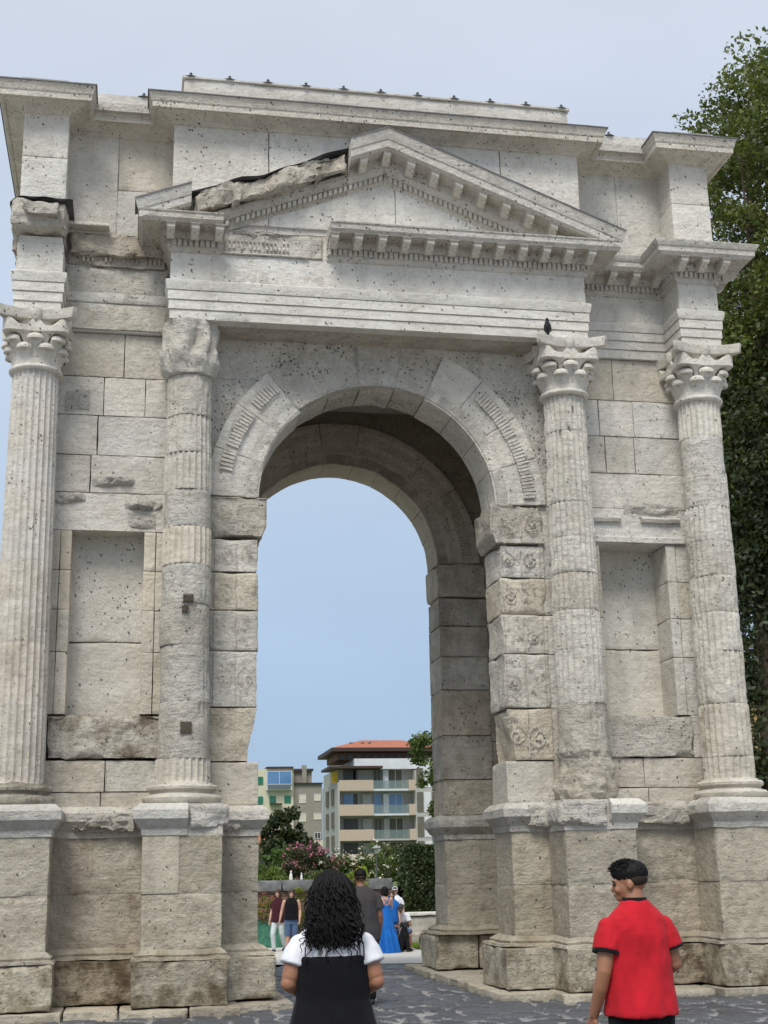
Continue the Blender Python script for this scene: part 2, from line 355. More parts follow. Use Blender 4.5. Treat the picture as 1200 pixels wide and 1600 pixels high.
# continuous podium walls between/around the pedestals, both flanks and the passage
def podium(sgn):
    for side in (0, 1): podium1(sgn, side)
def podium1(sgn, side):
    mb = MB(); r = .06
    def S(x0, x1): return (min(sgn*x0, sgn*x1), max(sgn*x0, sgn*x1))
    for (ya, yb, fr) in (((-.12, .80, 1), (4.07, DB+.12, 0))[side],):
        xs = [1.79, 2.40, 3.35, 4.02, 4.6] if sgn < 0 else [1.79, 2.42, 3.35, 3.97, 4.6]
        for z0, z1 in ((.78, 1.47), (1.47, 2.24)):
            xx = [1.79, 2.45, 3.3, 4.6] if z0 < 1 else xs
            for a, b in zip(xx[:-1], xx[1:]):
                x0, x1 = S(a, b)
                rblock(mb, (x0+.0015, ya, z0+.002), (x1-.0015, yb, z1-.0015), res=r, rough=.013, chip=1.3, tint=pick(LOW if a < 3 else [(.76, .71, .62), (.82, .74, .64)]), prm=(.6, .12, .55 if a > 3 else .3))
    for z0, z1, a in ((.1, .66, 0), (.78, 1.47, 0), (1.47, 2.24, 0)):   # flank
        pass
    x0, x1 = S(2.9, 5.0)
    for y0, y1 in (((.80, 1.25), (3.62, 4.07))[side],):
        rblock(mb, (x0, y0, .1), (x1, y1, 2.6), res=.12, rough=.01, tint=pick(LOW), prm=(.5, .1, .4))
    a_, b_ = S(1.806, 4.9); mb.box((a_, (-.104, 4.086)[side], .7), (b_, (.79, DB+.104)[side], 2.3), tint=(.7, .66, .58), prm=(.5, .1, .3))
    o = mb.build('podium_wall', M_ST, AR)
    pl = MB()
    for (ya, yb) in (((-.42, .9), (3.97, DB+.42))[side],):
        for a, b, t, p in ((1.56, 2.3, (.80, .76, .66), .8), (3.4, 4.5, (.62, .55, .45), 1.6))+(((2.3, 3.4, (.80, .76, .68), .5),) if ya > 0 else ()):
            x0, x1 = S(a, b); rblock(pl, (x0, ya, .095), (x1, yb, .655), res=.05, e=.02, rough=.018, chip=1.5, tint=vt(t), prm=(.8, .15, p))
    P1 = [(1.79*sgn, .8), (1.79*sgn, -.12), (5.0*sgn, -.12)]; P2 = [(5.0*sgn, DB+.12), (1.79*sgn, DB+.12), (1.79*sgn, 4.07), (3.2*sgn, 4.07)]
    P0 = [(2.9*sgn, .8), (1.79*sgn, .8)]
    for P_ in ([[P0[0]]+[P0[1]]+P1[1:], P2][side],):
        if sgn < 0: P_ = P_[::-1]
        sweep(pl, P_, [(-.05, .64), (.20, .655), (.19, .69), (.10, .70), (.11, .73), (.03, .78), (-.02, .80)], amp=.02, res=.06, tint=pick(LOW), prm=(.7, .1, .6))
    pl.build('plinth', M_ST, o)
    cp = MB()
    for P_ in ([[P0[0]]+[P0[1]]+P1[1:], P2][side],):
        if sgn < 0: P_ = P_[::-1]
        sweep(cp, P_, prof_cap, amp=.012, res=.05, tint=vt(GRY), prm=(.6, .15, .35))
    x0, x1 = S(1.8, 4.99); cp.box((x0, (-.11, 4.08)[side], 2.25), (x1, (.79, DB+.11)[side], 2.615), tint=GRY, prm=(.5, .1, .3))
    if side: pass
    elif sgn < 0:
        rblock(cp, (-4.35, -.30, 2.24), (-3.45, .3, 2.55), res=.03, e=.05, rough=.09, chip=2.5, nsc=7, tint=(.78, .76, .71), prm=(1, .2, .3))
        rblock(cp, (-2.42, -.26, 2.24), (-2.0, .3, 2.56), res=.03, e=.05, rough=.07, chip=2.5, nsc=6, tint=(.88, .85, .8), prm=(1, .2, .2))
    else:
        rblock(cp, (2.0, -.30, 2.25), (2.5, .3, 2.60), res=.03, e=.05, rough=.07, chip=2.5, nsc=6, tint=(.95, .93, .88), prm=(1, .2, .2))
        rblock(cp, (3.42, -.28, 2.26), (4.5, .3, 2.61), res=.03, e=.05, rough=.05, chip=2.5, nsc=5, tint=(.93, .90, .85), prm=(1, .2, .3))
    cp.build('podium_cap', M_ST, o)
podium(-1); podium(1)
SEG = ((-5.85, -4.3, -1.2), (-4.3, -3.62, -1.12), (-3.62, -2.75, -1.18), (-2.75, -2.1, -1.16), (2.1, 3.0, -1.2), (3.0, 3.62, -1.15), (3.62, 4.35, -1.02), (4.35, 5.85, -1.2))
for s in (-1, 1):
  st = MB()
  for (x0, x1, y0) in SEG:
    if x0*s < 0: continue
    rblock(st, (x0+.004, y0, -.08), (x1-.004, 1., .10), res=.05, e=.02, rough=.016, chip=1.6, tint=pick(LOW), prm=(.6, .1, .35))
  if True:
    for (xa, xb, y0, y1) in ((1.38, 2.15, -.75, 1.2), (1.42, 2.2, 1.2, 3.6), (1.38, 5.8, 3.6, 6.0), (2.2, 5.8, 1., 3.6)):
        a, b = sorted((s*xa, s*xb)); rblock(st, (a, y0, -.08), (b, y1, .094), res=.07, e=.02, rough=.016, chip=1.6, tint=pick(LOW), prm=(.6, .1, .35))
  st.build('step', M_ST, AR)
# --- front wall -----------------------------------------------------
ZR = [2.62, 2.82, 3.25, 3.88, 4.75, 5.35, 5.92, 6.50, 7.07, 7.64, 8.25, 8.85, 9.54, 9.92]
def wall(sgn):
    mb = MB(); r = .055
    def S(x0, x1): return (min(sgn*x0, sgn*x1), max(sgn*x0, sgn*x1))
    def blk(x0, x1, z0, z1, rough=.006, tint=None, prm=(.35, .15, .15), y0=0., e=.0045, chip=.5, rs=r, y1=.82, **k):
        a, b = S(x0, x1)
        rblock(mb, (a+.001, y0, z0+.001), (b-.001, y1, z1-.001), res=rs, e=e, rough=rough, chip=chip, tint=tint or pick([WHT, GRY, (.90, .87, .82)]), prm=prm, **k)
    for i, (z0, z1) in enumerate(zip(ZR[:-1], ZR[1:])):
        if z1 <= 3.26: xs = [2.5, 3.9, HW] if i else [2.5, 3.95, HW]; t = [(.84, .80, .74), (.88, .85, .79)]
        elif z1 <= 3.9: xs = None
        elif z1 <= 6.51: xs = None
        elif i == 8: xs = [2.86, 3.1, 4.25, HW] if sgn < 0 else [2.86, HW]; t = [GRY, WHT]
        elif i == 9: xs = [2.86, 4.17, HW] if sgn < 0 else [2.86, 3.62, 4.1, HW]; t = [GRY, (.92, .90, .86)]
        elif i == 10: xs = [2.86, 3.5, 4.1, HW] if sgn < 0 else [2.86, 3.55, 4.12, HW]; t = [GRY, WHT]
        elif i == 11: xs = [2.86, 3.82, HW]; t = [(.90, .87, .80), GRY]
        else: xs = [2.86, HW]; t = [WHT, GRY]
        if xs:
            for a, b in zip(xs[:-1], xs[1:]): blk(a, b, z0, z1, rough=.009, tint=pick(t), prm=(.35, .25, .25 if z1 < 3.3 else .12))
    # sill block under niche, rough
    blk(2.9, 4.72, 3.25, 3.884, rough=.045 if sgn < 0 else .02, y0=-.05, e=.03, chip=2, tint=(.94, .91, .85) if sgn < 0 else (.90, .88, .84), prm=(.9, .5, 1.0 if sgn < 0 else .25), rs=.035, nsc=5)
    blk(4.70, HW, 3.25, 3.88)
    na, nb = (3.46, 4.47) if sgn < 0 else (3.42, 4.49)
    for z0, z1 in zip(ZR[3:7], ZR[4:8]):
        frt = [(.93, .89, .81), (.95, .92, .86), (.90, .85, .74)] if sgn < 0 else [GRY, (.92, .90, .85), BEI]
        blk(2.7, na-.17, z0, z1, tint=pick(frt), prm=(.3, .1, .1)); blk(na-.17, na, z0, z1, tint=pick(frt), prm=(.25, .1, .1), y0=-.012)
        blk(nb, nb+.16, z0, z1, tint=pick(frt), prm=(.25, .1, .1), y0=-.012); blk(nb+.16, HW, z0, z1, tint=pick(frt), prm=(.35, .1, .1))
    dn = .40 if sgn < 0 else .55
    a, b = S(na-.05, nb+.05)
    rblock(mb, (a, dn, 3.75), (b, .8, 4.95), res=.06, rough=.004, tint=(.93, .91, .87), prm=(.25, .15, .15)); rblock(mb, (a, dn, 4.955), (b, .8, 6.6), res=.06, rough=.004, tint=(.97, .96, .93), prm=(.25, .45, .1))
    # wall course with broken string-course and remains of brackets above the niche
    if sgn > 0:
        sweep(mb, [(3.1, 0), (3.78, 0)], [(-.05, 6.84), (.05, 6.85), (.07, 6.90), (.05, 6.93), (-.05, 6.95)], amp=.01, res=.05, tint=GRY, prm=(.6, .3, .1))
        sweep(mb, [(4.12, 0), (4.75, 0)], [(-.05, 6.84), (.05, 6.85), (.07, 6.90), (.05, 6.93), (-.05, 6.95)], amp=.012, res=.05, tint=GRY, prm=(.6, .3, .1))
        sweep(mb, [(3.2, 0), (4.8, 0)], [(-.05, 6.515), (.05, 6.52), (.05, 6.60), (.03, 6.62), (-.05, 6.63)], amp=.008, res=.05, tint=WHT, prm=(.5, .3, .1))
        lumps = [(3.85, 4.75, 6.98, 7.18, .05)]
    else:
        lumps = [(-4.22, -3.62, 7.17, 7.34, .10), (-4.85, -4.30, 6.90, 7.05, .06), (-3.75, -3.2, 6.82, 6.99, .09), (-3.7, -3.3, 6.56, 6.78, .03), (-4.65, -4.3, 8.32, 8.62, .015)]
    for (x0, x1, z0, z1, d) in lumps:
        n1_, n2_ = 34, 16; X, Z = np.meshgrid(np.linspace(x0, x1, n1_), np.linspace(z0, z1, n2_), indexing='ij')
        u_ = (X-x0)/(x1-x0)*2-1; v_ = (Z-z0)/(z1-z0)*2-1
        fl = np.clip(1-np.abs(u_)**3-np.abs(v_)**2.5, -.3, 1)
        P = np.stack([X, -.002-d*fl*(.7+1.2*fbm(np.stack([X*9, Z*9, X*0], -1), 4, 9)), Z+.03*fbm(np.stack([X*5, Z*0+3, X*0], -1), 2)], -1)
        mb.grid(P, tint=GRY, prm=(1, .5, .3))
    # pilaster of the opening
    zz = [2.62, 3.22, 3.98, 4.78, 5.37, 5.93, 6.43]
    shift = [.0, -.0, .02, .03, .035, .03]
    for i, (z0, z1) in enumerate(zip(zz[:-1], zz[1:])):
        jw = JW+.012 if i else JW-.0
        top = i == 5
        def prej(Q, P, sgn=sgn, i=i, z0=z0, z1=z1):
            # chipped inner arris
            x = np.abs(P[..., 0]); k = np.clip((JW+.16-x)/.16, 0, 1)*np.clip((1.3-P[..., 1])/.6, 0, 1)
            am = .055*np.clip(fbm(P*np.array([1, 2, 2.6]), 3, 40+i)+.25, 0, 1)
            if i == 1:
                f = (z1-P[..., 2])/(z1-z0) if sgn < 0 else (P[..., 2]-z0)/(z1-z0)
                f = 1-np.clip((P[..., 2]-z0)/(z1-z0), 0, 1) if sgn < 0 else 1-np.clip((P[..., 2]-z0)/(z1-z0), 0, 1)*.9
                am = am+.14*f+.0
            Q = Q.copy(); Q[..., 0] += sgn*k*am
            return Q
        tn = [(.88, .85, .79), (.93, .88, .78), (.97, .96, .93), (.96, .95, .92), (.98, .93, .82), (1, .99, .97)][i]
        a, b = S(jw, 2.52)
        rblock(mb, (a, -.035 if i else -.02, z0+.0015), (b, .82, z1-.0015), res=.04, e=.012, rough=.010 if i else .008, chip=1.6, tint=vt(tn, .03), prm=(.5 if i else .3, .15, .2 if i != 1 else .5), pre=prej if i else None)
        if i: blk(2.45, 2.95, z0, z1)
    blk(2.45, 2.95, 6.43, 7.07)
    # impost
    def prei(Q, P):
        Q = Q.copy(); k = np.clip((6.62-P[..., 2])/.2, 0, 1)
        Q[..., 0] += sgn*.09*k*np.clip((1.9-np.abs(P[..., 0]))/.1, 0, 1); return Q
    a, b = S(1.68, 2.54)
    rblock(mb, (a, -.09, 6.44), (b, .9, 7.06), res=.035, e=.015, rough=.03, chip=2., tint=(.93, .90, .84), prm=(.85, .4, .3), pre=prei)
    # spandrel panel, radial grid from the archivolt to a rectangle
    th = np.linspace(0, math.pi/2, 46); rr = np.linspace(0, 1, 15)
    T_, U_ = np.meshgrid(th, rr, indexing='ij'); X1, Z1 = 2.9, 2.86
    m_ = np.minimum(X1/np.maximum(np.cos(T_), 1e-6), Z1/np.maximum(np.sin(T_), 1e-6)); ri = RO-.03
    Rr = ri+(np.maximum(m_, ri+.02)-ri)*U_
    X = sgn*Rr*np.cos(T_); Z = SP+Rr*np.sin(T_); P = np.stack([X, 0*X, Z], -1)
    P[..., 1] = .0-.012*fbm(P*3, 4, 60)
    # a sunken repair panel edge in the left spandrel
    mb.grid(P, flip=(sgn > 0), tint=(.93, .92, .89), prm=(.4, 1.3, .2))
    if True:
        a, b = S(1.62, 2.62); rblock(mb, (a, -.022, 8.90), (b, .2, 9.53), res=.04, e=.01, rough=.008, chip=1, tint=(.92, .91, .88), prm=(.4, .7, .2), warp=lambda Q: np.stack([Q[..., 0], np.where(np.hypot(Q[..., 0], Q[..., 2]-SP) < RO-.02, .05, Q[..., 1]), Q[..., 2]], -1))
    # rear wall of the same shape (plain), flank walls and core
    for yy0, yy1 in ((4.05, DB),):
        for z0, z1 in zip(ZR[:-1], ZR[1:]):
            if z0 < 7.0:
                for a0, b0 in ((2.66, 3.4), (3.4, HW)): blk(a0, b0, z0, z1, y0=yy0, y1=yy1, rs=.12, tint=pick([(.82, .78, .72), (.76, .72, .66)]), prm=(.6, .3, .5))
        for i, (z0, z1) in enumerate(zip(zz[:-1], zz[1:])):
            a, b = S(JW, 2.68); rblock(mb, (a, yy0-.035, z0+.001), (b, yy1+.03, z1-.001), res=.05, e=.004, rough=.014, chip=.4, tint=pick([(1.06, 1.02, .96), (.96, .92, .85), (1.0, .94, .83)]), prm=(.8, .3, .5))
        a, b = S(1.755, 2.69); rblock(mb, (a, yy0-.10, 6.44), (b, yy1+.09, 7.06), res=.05, e=.03, rough=.02, chip=2, tint=(1.0, .95, .87), prm=(.8, .3, .4))
        Pb = P.copy(); Pb[..., 1] = yy0-.006*fbm(P*3, 3, 61); mb.grid(Pb, flip=(sgn > 0), tint=(.52, .46, .39), prm=(.5, .5, .5))  # inner face tinted darker: dirt, and the chamber's shade put into the colour
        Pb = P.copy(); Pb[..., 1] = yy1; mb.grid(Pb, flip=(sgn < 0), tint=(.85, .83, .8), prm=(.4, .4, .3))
        blk(2.88, HW, 7.07, 9.92, y0=yy0, y1=yy1, rs=.15, tint=(.52, .47, .40), prm=(.6, .4, .5))  # same darkened inner tint, shade included in the colour
    # flank: piers either side of the side passage, arch over it
    a, b = S(2.9, HW)
    for y0, y1 in ((.80, 1.12), (3.75, 4.07)):
        for z0, z1 in zip(ZR[:-1:2], ZR[2::2]): rblock(mb, (a, y0, z0), (b, y1, z1), res=.15, rough=.008, tint=pick([GRY, BEI]), prm=(.5, .3, .3))
    th = np.linspace(0, math.pi, 33); yc, zc, ra = 2.435, 5.2, 1.315
    for face in (2.9, HW):
        T_, U_ = np.meshgrid(th, np.linspace(0, 1, 8), indexing='ij'); m_ = np.minimum(1.34/np.maximum(np.abs(np.cos(T_)), 1e-6), 4.74/np.maximum(np.sin(T_), 1e-6))
        Rr = ra+(np.maximum(m_, ra)-ra)*U_
        mb.grid(np.stack([0*T_+sgn*face, yc+Rr*np.cos(T_), zc+Rr*np.sin(T_)], -1), tint=(.52, .47, .40), prm=(.6, .4, .5))  # passage faces share the dark tint that carries chamber shade
    T_, U_ = np.meshgrid(th, np.linspace(0, 1, 12), indexing='ij')
    mb.grid(np.stack([sgn*(2.9+(HW-2.9)*U_), yc+ra*np.cos(T_), zc+ra*np.sin(T_)], -1), tint=(.85, .82, .77), prm=(.5, .4, .3))
    mb.build('wall', M_ST, AR)
wall(-1); wall(1)
# ceiling slab of the chamber
cb = MB()
for i in range(5):
    for j in range(3): rblock(cb, (-2.95+i*1.18, .78+j*1.1, 9.90), (-2.95+(i+1)*1.18-.01, .78+(j+1)*1.1-.01, 10.3), res=.2, rough=.01, tint=(.42, .36, .30), prm=(.6, .5, .5))  # ceiling colour darkened for grime plus the shade of the enclosed chamber
cb.build('ceiling_slab', M_ST, AR)
# small sockets on the left column are painted as dark blocks further down
# --- archivolts -----------------------------------------------------
JT = [0, 17, 33, 50, 66, 81, 98, 114, 131, 146, 163, 180]
def archivolt(y0, y1, yface, teeth, worn, tints, nm='archivolt'):
    mb = MB(); sf = -1 if yface == y0 else 1
    for k, (a, b) in enumerate(zip(JT[:-1], JT[1:])):
        Rm = 2.2; w = k in worn
        def pre(Q, P, w=w):
            Q = Q.copy(); r = P[..., 2]
            front = np.clip(1-(P[..., 1]-y0)/.1, 0, 1)
            pf = np.select([r < 2.02, r < 2.21, r < 2.45], [0., .022, .045], .07)
            if w: pf = pf*0+.02+.03*fbm(P*5, 4, 77)
            Q[..., 1] -= pf*front
            # broken lower arris
            am = (.07 if w else .035)*np.clip(fbm(P*np.array([2.2, 2, 2]), 3, 79)+.35, 0, 1)+(.03 if w else 0)
            kk = np.clip((JW+.14-r)/.14, 0, 1)*np.clip((.25-(P[..., 1]-y0))/.25, 0, 1)
            Q[..., 2] += kk*am
            return Q
        def warp(Q):
            t = Q[..., 0]/Rm; r = Q[..., 2]; y = Q[..., 1]
            if sf > 0: y = y0+y1-y
            return np.stack([r*np.cos(t), y, SP+r*np.sin(t)], -1)
        rblock(mb, (R(a)*Rm+.0, y0, JW), (R(b)*Rm-.0, y1, RO), res=.035, e=.006, rough=.022 if w else .006, chip=.9 if w else .6, tint=vt(tints, .05), prm=(.95 if w else .4, 1.2 if w else .35, .15), pre=pre, warp=warp, faces='xXyzZ', nsc=5)
    tt = np.linspace(0, np.pi, 60); yb_ = y0+.0 if sf < 0 else y1
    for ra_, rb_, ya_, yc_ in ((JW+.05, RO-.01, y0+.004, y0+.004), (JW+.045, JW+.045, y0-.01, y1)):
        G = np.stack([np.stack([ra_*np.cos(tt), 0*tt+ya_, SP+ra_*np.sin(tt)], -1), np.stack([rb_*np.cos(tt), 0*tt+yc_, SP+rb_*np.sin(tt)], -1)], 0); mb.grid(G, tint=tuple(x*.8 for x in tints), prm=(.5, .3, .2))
    o = mb.build(nm, M_ST, AR)
    tb = MB()
    for a0, a1, step in teeth:
        a = a0
        while a < a1:
            t = R(a); r0, r1 = 2.235+rng.uniform(0, .015), 2.435+rng.uniform(-.015, .005)
            if rng.random() < .975:
                dt = .0105
                v = np.array([(r_*math.cos(t+d), yy, SP+r_*math.sin(t+d)) for yy in ((y0-.035, y0-.072) if sf < 0 else (y1+.035, y1+.072)) for (r_, d) in ((r0, -dt*.9), (r1, -dt*.75), (r1, dt*.75), (r0, dt*.9))])
                tb.add(erode(v, .006), [(0,1,2,3),(4,7,6,5),(0,4,5,1),(1,5,6,2),(2,6,7,3),(3,7,4,0)], tint=tints, prm=(.5, .2, .2))
            a += step
    if tb.n: tb.build('carved_band', M_ST, o)
    return o
archivolt(0, .82, 0, [(3, 27, 1.35), (28, 47, 1.35), (133, 143.5, 1.35), (147, 161, 1.35), (163.8, 170, 1.5)], (4, 5, 6, 7), (1.0, .99, .96))
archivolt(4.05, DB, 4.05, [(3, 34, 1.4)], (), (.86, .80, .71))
# --- relief scrolls on the pilasters ------------------------------------
def spiral(cx, cz, r, s, turns=1.6, n=26, y=-.045, th=.011):
    a = np.linspace(0, turns*2*np.pi, n); rr = r*(1-a/a[-1]*.82)
    return np.stack([cx+s*rr*np.cos(a+np.pi*.5), np.full(n, y), cz+rr*np.sin(a+np.pi*.5)], -1)
def relief(sgn):
    mb = MB(); cx = sgn*2.14
    for i, (z0, z1) in enumerate(zip([3.22, 3.98, 4.78, 5.37, 5.93, 6.5], [3.98, 4.78, 5.37, 5.93, 6.43, 7.0])):
        if sgn < 0 and i in (0,): amp = .4
        else: amp = 1
        cz = (z0+z1)/2; h = (z1-z0); y = -.052 if i < 5 else -.105
        kk = (1.0 if sgn > 0 else .55)*amp
        for s in (-1, 1):
            if rng.random() < (.88 if sgn > 0 else .65):
                r = min(.15, h*.27)*rng.uniform(.7, 1.2); ox, oz = cx+s*(.17+rng.uniform(-.035, .03)), cz-.02+rng.uniform(-.05, .05); P = spiral(ox, oz, r, s, turns=rng.uniform(.9, 1.9), y=y)
                P = erode(P, .03, 6)
                tube(mb, P, np.linspace(.006, .011, len(P))*kk, 6, tint=(.98, .96, .9), prm=(.5, .2, .3))
                tube(mb, [(ox, y-.01, oz-.03), (ox+rng.uniform(-.02, .02), y-.012, oz+.005)], [.019*kk, .019*kk], 7, tint=(.98, .96, .9), prm=(.6, .2, .3))
            for q in range(9):   # leaves
                a = rng.uniform(0, 6.28); l = rng.uniform(.05, .1); x0 = cx+s*rng.uniform(.04, .3); zz = z0+rng.uniform(.08, h-.08)
                tube(mb, [(x0, y, zz), (x0+l*.5*math.cos(a), y-.008, zz+l*.5*math.sin(a)), (x0+l*math.cos(a+.7), y+.002, zz+l*math.sin(a+.7))], [.003, .010*kk, .003], 5, tint=(.97, .95, .9), prm=(.5, .2, .3))
        t = np.linspace(0, 1, 9)
        tube(mb, np.stack([cx+.012*np.sin(t*7), y+0*t, z0+.05+(h-.1)*t], -1), .010*kk, 5, tint=(.95, .93, .88), prm=(.5, .2, .3))
    for s in (-1, 1):
        for i, (z0, z1) in enumerate(zip([3.98, 4.78, 5.37, 5.93], [4.78, 5.37, 5.93, 6.43])):
            t = np.linspace(0, 1, 7); tube(mb, np.stack([cx+s*.30+0*t, -.046+0*t, z0+.03+(z1-z0-.06)*t], -1), .009, 5, tint=(.95, .93, .88), prm=(.5, .2, .3))
    mb.build('scroll_relief', M_ST, AR)
relief(-1); relief(1)
# --- columns --------------------------------------------------------------
ZD = [2.90, 3.22, 3.98, 4.76, 5.34, 5.90, 6.44, 6.98, 7.53, 8.10, 8.70]
def shaft(cx, cy, drums, det=1.0):
    """drums: (fluting 0..1, roughness, tint, prm)"""
    mb = MB(); nf = 24; n = int(nf*8*det)//nf*nf
    for i, (z0, z1) in enumerate(zip(ZD[:-1], ZD[1:])):
        fl, ro, ti, pm = drums[i]
        zs = lin(z0, z1, .04/det, .012)
        dx, dy = (rng.uniform(-.006, .006), rng.uniform(-.006, .006)) if ro > .002 else (0, 0)
        dr = rng.uniform(-.006, .006) if ro > .003 else 0
        a = np.linspace(0, 2*np.pi, n, endpoint=False); A, Z = np.meshgrid(a, zs, indexing='xy')
        r0 = .372-.045*((Z-2.9)/5.8)**1.35+dr
        q = np.stack([cx+r0*np.cos(A), cy+r0*np.sin(A), Z], -1)
        f = (A*nf/(2*np.pi)) % 1; fd = np.sqrt(np.clip(1-((f-.5)/.42)**2, 0, 1))*.032
        keep = np.clip(fl+ (fbm(q*2.1, 3, 90+i)*1.6 if ro > .002 else 0), 0, 1) if fl < 1 else 1.
        if i == 0 or i == 9:    # scalloped ends
            endz = np.clip(((Z-z0)/.06) if i == 0 else ((z1-Z)/.06), 0, 1); fd = fd*np.sqrt(np.clip(endz, 0, 1))
        r = r0-fd*keep-ro*(.8-fbm(q*5, 5, 95)-.8*fbm(q*1.6, 2, 96)).clip(-.3, 3)-(fl > .2)*(ro > .004)*.020*np.clip(fbm(q*np.array([14, 14, 9]), 2, 98)-.15, 0, 1)*2
        ed = np.minimum(Z-z0, z1-Z); en = np.clip(fbm(q*3.5, 3, 97)+.3, 0, 1) if ro > .002 else .15
        r = r-np.clip(1-ed/.022, 0, 1)**1.5*.022*(en if ro > .002 else .12)
        mb.grid(np.stack([cx+dx+r*np.cos(A), cy+dy+r*np.sin(A), Z], -1), wrap=True, flip=True, tint=ti, prm=pm)
    # core closes the joints
    lathe(mb, [(.285, 2.88), (.272, 8.72)], 24, cx, cy, tint=(.25, .24, .22), prm=(.3, 0, 0))
    return mb.build('column', M_ST, AR, angle=60)
def col_base(cx, cy, kind, par):
    mb = MB()
    pr = [(.30, 2.62), (.50, 2.622), (.525, 2.65), (.53, 2.70), (.505, 2.735), (.455, 2.745), (.43, 2.765), (.435, 2.785), (.455, 2.795), (.475, 2.81), (.478, 2.845), (.455, 2.87), (.41, 2.878), (.40, 2.90), (.38, 2.905), (.3, 2.91)]
    if kind == 'ruin':
        zs = np.linspace(2.62, 3.3, 30); pr = [(.40+.05*math.sin((z-2.62)*9), z) for z in zs]
        mod = lambda P, A: np.stack([cx+(P[..., 0]-cx)*(1+.28*fbm(P*5.5, 4, 5)), cy+(P[..., 1]-cy)*(1+.28*fbm(P*5.5, 4, 5)), P[..., 2]+.02*fbm(P*7, 2, 8)], -1)
        lathe(mb, [(.2, 2.62)]+pr+[(.2, 3.31)], 90, cx, cy, mod=mod, tint=(.92, .88, .8), prm=(1, .3, .5))
    else:
        am = .035 if kind == 'worn' else .004
        mod = lambda P, A: erode(P, am, 5)
        lathe(mb, pr, 72, cx, cy, mod=mod, tint=(.72, .69, .62) if kind == 'worn' else (.90, .87, .80), prm=(.9 if kind == 'worn' else .35, .2, .7 if kind == 'worn' else .15))
    return mb.build('column_base', M_ST, par)
def leaf(mb, cx, cy, a, z0, z1, r0, rt, w0, w1, capw, tint):
    """one smooth tongue leaf with an overhanging half-disc tip"""
    er = np.array([math.cos(a), math.sin(a), 0]); et = np.array([-math.sin(a), math.cos(a), 0]); ez = np.array([0, 0, 1.])
    c0 = np.array([cx, cy, 0.])
    t = np.linspace(0, 1, 9); s = np.linspace(-1, 1, 9)
    T_, S_ = np.meshgrid(t, s, indexing='ij')
    rr = r0+(rt-r0)*T_**2.2; z = z0+(z1-z0)*T_; w = w0+(w1-w0)*np.abs(2*T_-1)**1.5*.5+(w0-w1)*.0
    w = w0*(1-.22*np.sin(np.pi*np.clip(T_*1.1, 0, 1)))
    bul = .018*(1-S_**2)
    P = c0+er*(rr+bul)[..., None]+et*(w*S_*.5)[..., None]+ez*z[..., None]
    Pb = c0+er*(rr-.05)[..., None]+et*(w*S_*.5)[..., None]+ez*z[..., None]
    mb.grid(P, flip=False, tint=tint, prm=DRY); mb.grid(P[:, [0, -1]]*[1, 1, 1], tint=tint, prm=DRY)
    for e_, fl in ((0, True), (-1, False)): mb.grid(np.stack([P[:, e_], Pb[:, e_]], 1), flip=fl, tint=tint, prm=DRY)
    # cap: half dome lens
    u = np.linspace(0, np.pi, 13); v = np.linspace(0, 1, 6); U_, V_ = np.meshgrid(u, v, indexing='xy')
    cw = capw*.5; base_r = rt-.03; hh = .055
    rad = np.sin(V_*np.pi/2)
    X = np.cos(U_)*cw*1.08*rad; Y = np.sin(U_)*.095*rad; Z = hh*1.2*np.cos(V_*np.pi/2)
    top = c0+er*(base_r+Y)[..., None]+et*X[..., None]+ez*(z1-.01+Z)[..., None]
    mb.grid(top, flip=True, tint=tint, prm=DRY)
    low = top[-1]; low2 = low-ez*.028; cen = c0+er*(base_r+.02)+ez*(z1-.055); 
    mb.grid(np.stack([low, low2, low2*.35+cen*.65], 0), flip=True, tint=tint, prm=DRY)
